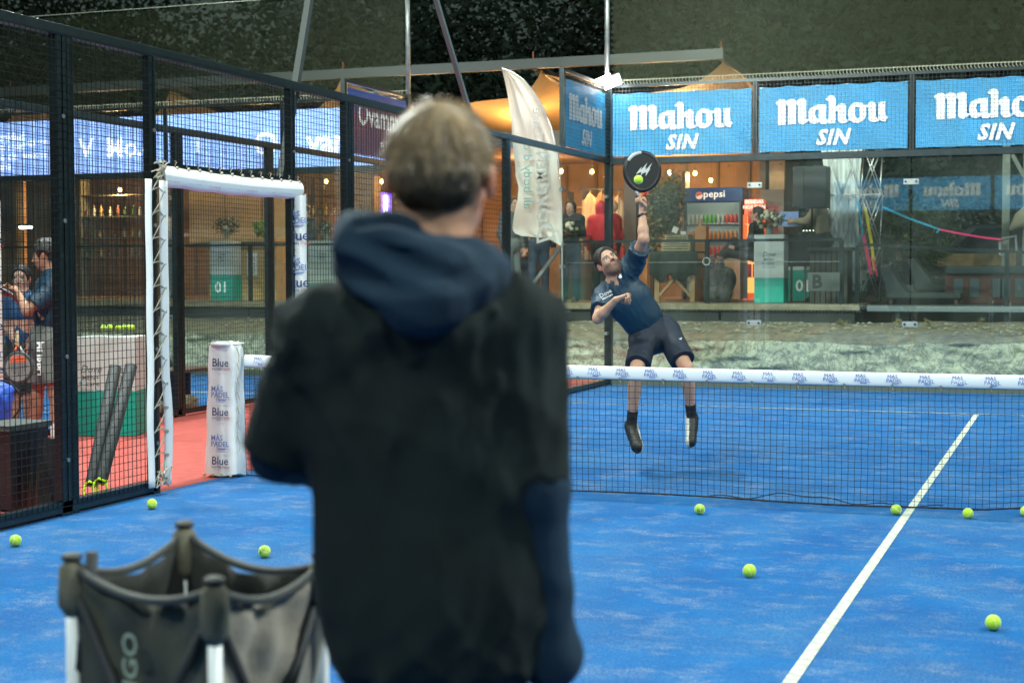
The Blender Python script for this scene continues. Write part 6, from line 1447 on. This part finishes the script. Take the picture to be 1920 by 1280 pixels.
OL = mat('olive_leaf', (.10, .10, .035), .6, var=.45, vs=5, transl=.2); BAM = mat('bamboo_leaf', (.055, .085, .03), .6, var=.4, vs=4, transl=.2)
p = atY(1252, 395, 14.6); leafy('olive_tree', 'potted olive tree with thin leaves beside the blue drinks fridge', p, .42, .35, .62, 2600, .05, OL, 'tree', [([(p[0], 14.6, 1.9), (p[0]-.05, 14.6, 2.3), (p[0]+.1, 14.6, 2.9)], [.03, .022, .01]), ([(p[0], 14.6, 2.1), (p[0]+.2, 14.6, 2.6)], [.018, .008])])
p = atY(1690, 445, 15.6); leafy('bamboo_shrub', 'tall leafy green shrub right of the folding frame', p, .75, .5, .75, 3600, .10, BAM, 'shrub', nar=.14, vertical=.4)
p = atY(1668, 505, 14.9); leafy('low_shrub', 'dark low shrub behind the lounger at the foot of the folding frame', p, .30, .3, .30, 900, .05, LEAFD, 'shrub')
p = atY(492, 435, 14.2); leafy('pot_plant', 'bright lime green pot plant at the end of the pale wooden counter', p, .20, .2, .20, 500, .07, mat('lime_leaf', (.22, .38, .04), .6), 'plant')
for i, u in enumerate((1580, 1685, 1735, 1840)): p = atY(u, 603, 11.9); leafy('weed', ['small dry weed below the slatted box', 'small dry weed below the lounger', 'small weed at the deck leg', 'small dry weed below the long sofa'][i], (p[0], 11.9, .82), .10, .08, .07, 90, .035, mat('dry_weed', (.20, .18, .08), .9), 'weed', nar=.1, vertical=.8)
# night trees
TRM = [mat('night_leaf_%d' % i, c, .8, var=.5, vs=.35) for i, c in enumerate([(.034, .062, .042), (.042, .066, .040), (.034, .06, .048)])]
tr = [(-34, 34, 6.5, 7), (-27, 31, 6.2, 6.2), (-21, 33, 6.5, 7), (-16, 30, 6.2, 6), (-11.5, 32, 6.4, 7), (-7, 30, 6, 6.5), (-3.5, 27, 5.2, 5.6), (.5, 26, 5, 5.6), (4.5, 28, 5.5, 6), (9, 30, 6, 6.4)]
tl = ['at the far left', 'above the first banners at the left', 'behind the left chain link netting', 'behind the slanting left mast leg', 'behind the blond head', 'behind the feather flag', 'above the first bright banner', 'above the middle bright banner', 'above the last bright banner', 'at the far right']
for i, (x, y, r, z) in enumerate(tr):
    leafy('tree', 'dark evergreen tree in the night %s' % tl[i], (x, y, z), r*.72, r*.5, r*.85, 15000, .13, TRM[i % 3], 'tree', [([(x, y, -1), (x+.2, y, 3), (x, y, z+r*.3)], [.35, .28, .1])], 'dark trees behind the courts', nar=.45)

# feather flag ------------------------------------------------
fy = 11.4
t = thing('feather_flag', 'tall white feather flag with reversed grey lettering behind the glass corner', 'flag', (atY(1055, 700, fy)[0], fy, 0))
left = [(128, 940), (170, 948), (230, 960), (290, 961), (330, 965), (350, 973), (375, 974), (400, 969), (430, 963), (437, 966), (455, 1000), (466, 1052)]
right = [(128, 941), (136, 962), (150, 982), (175, 1003), (205, 1020), (240, 1034), (290, 1046), (330, 1050), (380, 1053), (430, 1054), (466, 1054)]
def ip(tb, v): return float(np.interp(v, [a_ for a_, _ in tb], [b_ for _, b_ in tb]))
def ff(u, v):
    vv = 128+(466-128)*v; l, r_ = ip(left, vv), ip(right, vv)
    vv2 = vv-(20*(1-u) if v > .93 else 0)*((v-.93)/.07)
    p = atY(l+(r_-l)*u, vv2, fy); p[1] += .05*math.sin(v*14+u*3)+.04*math.sin(u*8+v*6)+.02*math.sin(u*19-v*9); return p
MB().grid(ff, 26, 60).build('fabric', mat('flag_fabric', (.66, .66, .62), .7, var=.06, vs=2, transl=.4), t, True)
MB().tube([atY(u, v, fy+.02) for v, u in right]+[(atY(1055, 700, fy)[0], fy, 0)], .012, 6).build('pole', ALU, t)
b = MB(); b2 = MB(); exf = nrm(atY(1027, 200, fy-.14)-atY(1012, 435, fy-.14)); eyf = nrm(np.cross(exf, (0, 1, 0)))
def vt(mb, s, u, v, h, **k):   # letters run upward, mirrored (seen from the back)
    o = atY(u, v, fy-.13); put_text(mb, s, o, Zu, (1, 0, 0), h*.93, 1., **k)
vt(b, 'Dove', 1006, 403, .44, shear=.3); vt(b, 'MEN', 1006, 312, .23, bold=.01); vt(b, '+', 1000, 272, .23); vt(b, 'Care', 999, 231, .24)
vt(b2, 'all body d o', 982, 330, .22)
b.build('lettering', mat('flag_grey_print', (.33, .33, .31), .7), t); b2.build('lettering', mat('flag_teal_print', (.12, .28, .26), .7), t)
# extra people ------------------------------------------------
def quick(label, u, y, zf, h, facing, top, bottom, hair, hs='long', skin=(.50, .30, .21), arms=None, sit=False, group=None, lean=0.):
    x = atY(u, 450, y)[0]; f = nrm([math.cos(facing), math.sin(facing), 0]); r_ = np.array([f[1], -f[0], 0]); k = h/1.75
    Pp = lambda a, c, z: np.array([x, y, zf])+r_*a*k+f*c*k+Zu*z*k
    J = dict(head=Pp(0, .03+lean, 1.60), hup=Zu+f*lean, hf=f-Zu*.15, neck=Pp(0, lean*.8, 1.45), sL=Pp(-.17, lean*.7, 1.40), sR=Pp(.17, lean*.7, 1.40), pelvis=Pp(0, 0, .93), tf=f, kL=Pp(-.10, .03, .50), kR=Pp(.10, .03, .50), aL=Pp(-.11, 0, .08), aR=Pp(.11, 0, .08))
    if arms == 'front': J.update(eL=Pp(-.22, .08, 1.14), eR=Pp(.22, .08, 1.14), wL=Pp(-.08, .27, 1.15), wR=Pp(.08, .27, 1.15))
    elif arms == 'reach': J.update(eL=Pp(-.20, .2, 1.22), eR=Pp(.20, .2, 1.22), wL=Pp(-.14, .42, 1.22), wR=Pp(.14, .42, 1.22))
    else: J.update(eL=Pp(-.23, -.02, 1.12), eR=Pp(.23, -.02, 1.12), wL=Pp(-.24, .05, .88), wR=Pp(.24, .05, .88))
    return human(label, J, skin=skin, hair=hair, res=.012, hair_style=hs, top=dict(m=top, sleeve=1.9, hem=.10, ease=.018), bottom=dict(m=bottom, len=2, ease=.02), shoes=((.03, .03, .03), (.4, .4, .4)), sc=k, group=group)
JEAN = mat('jeans', (.05, .075, .11), .85, var=.2); DKC = mat('dark_coat', (.015, .016, .017), .85, var=.2); REDC = mat('red_coat', (.42, .02, .03), .7, var=.15)
CREAM = mat('cream_sweater', (.30, .25, .16), .9, var=.15); ORG = mat('orange_top', (.50, .17, .06), .8, var=.15)
wm = quick('smiling woman in a dark coat holding flowers', 1070, 13.6, DZ, 1.66, math.radians(-85), DKC, JEAN, (.03, .018, .010), arms='front')
bouquet('pale flowers held by the smiling woman', atY(1064, 446, 13.25)-Zu*.08, .14, 14, WHF, LEAFD, False)
quick('person in a bright red hooded coat with their back to the court', 1126, 14.5, DZ, 1.68, math.radians(80), REDC, DKC, (.40, .02, .03), 'long')
quick('second person in a red coat just behind the glass joint', 1149, 14.9, DZ, 1.70, math.radians(170), REDC, DKC, (.30, .17, .08), 'short')
dj = quick('disc jockey in a cream sweater bending over the music table', 1544, 14.0, DZ, 1.80, math.radians(175), CREAM, DKC, (.05, .03, .02), 'short', arms='reach', lean=.10)
quick('person in an orange top and jeans standing at the bar below the flag', 984, 15.0, DZ-.15, 1.5, math.radians(-80), ORG, JEAN, (.05, .03, .02), 'long', arms='front')
quick('person in a dark jacket and jeans, mostly hidden behind the flag', 1010, 13.8, DZ, 1.74, math.radians(-60), DKC, JEAN, (.03, .02, .02), 'short')
quick('person in grey trousers walking behind the dark corner post of the fence', 958, 13.2, DZ, 1.72, math.radians(-20), mat('grey_jacket', (.10, .12, .12), .8), mat('grey_trousers', (.16, .19, .18), .85), (.03, .02, .02), 'short')
quick('person in a pale top and grey trousers standing beyond the gate opening', 318, 13.6, DZ, 1.72, math.radians(20), mat('pale_top', (.50, .42, .34), .85), mat('grey_trousers', (.1,)*3), (.04, .02, .015), 'long', arms='front')
quick('person in dark clothes behind the pale wooden counter', 575, 14.6, DZ, 1.72, math.radians(-100), DKC, DKC, (.03, .02, .02), 'short', arms='front')
# person sitting on the counter behind the bean bag: dark legs
x = atY(1362, 450, 14.2)[0]; bz = atY(1362, 487, 14.2)[2]
J = dict(head=(x+.35, 14.9, bz+.74), hup=Zu, hf=-Zu*.1+np.array([-1., 0, 0]), neck=(x+.35, 14.9, bz+.58), sL=(x+.33, 14.73, bz+.52), sR=(x+.33, 15.07, bz+.52), eL=(x+.30, 14.6, bz+.28), eR=(x+.30, 15.1, bz+.28), wL=(x+.05, 14.6, bz+.2), wR=(x+.05, 15.0, bz+.2), pelvis=(x+.36, 14.9, bz+.10), tf=(-1, 0, 0), kL=(x-.06, 14.6, bz+.12), kR=(x-.02, 14.85, bz+.3), aL=(x-.25, 14.35, bz-.0), aR=(x-.16, 14.45, bz+.02), tL=(x-.40, 14.32, bz-.03), tR=(x-.34, 14.4, bz+.02))
human('seated person in dark clothes in front of the blue drinks fridge', J, skin=(.45, .27, .2), hair=(.02, .015, .01), res=.013, top=dict(m=DKC, sleeve=1.9, hem=.1), bottom=dict(m=mat('charcoal_trousers', (.05, .05, .05), .8), len=2), shoes=((.3, .2, .2), (.25, .1, .1)))
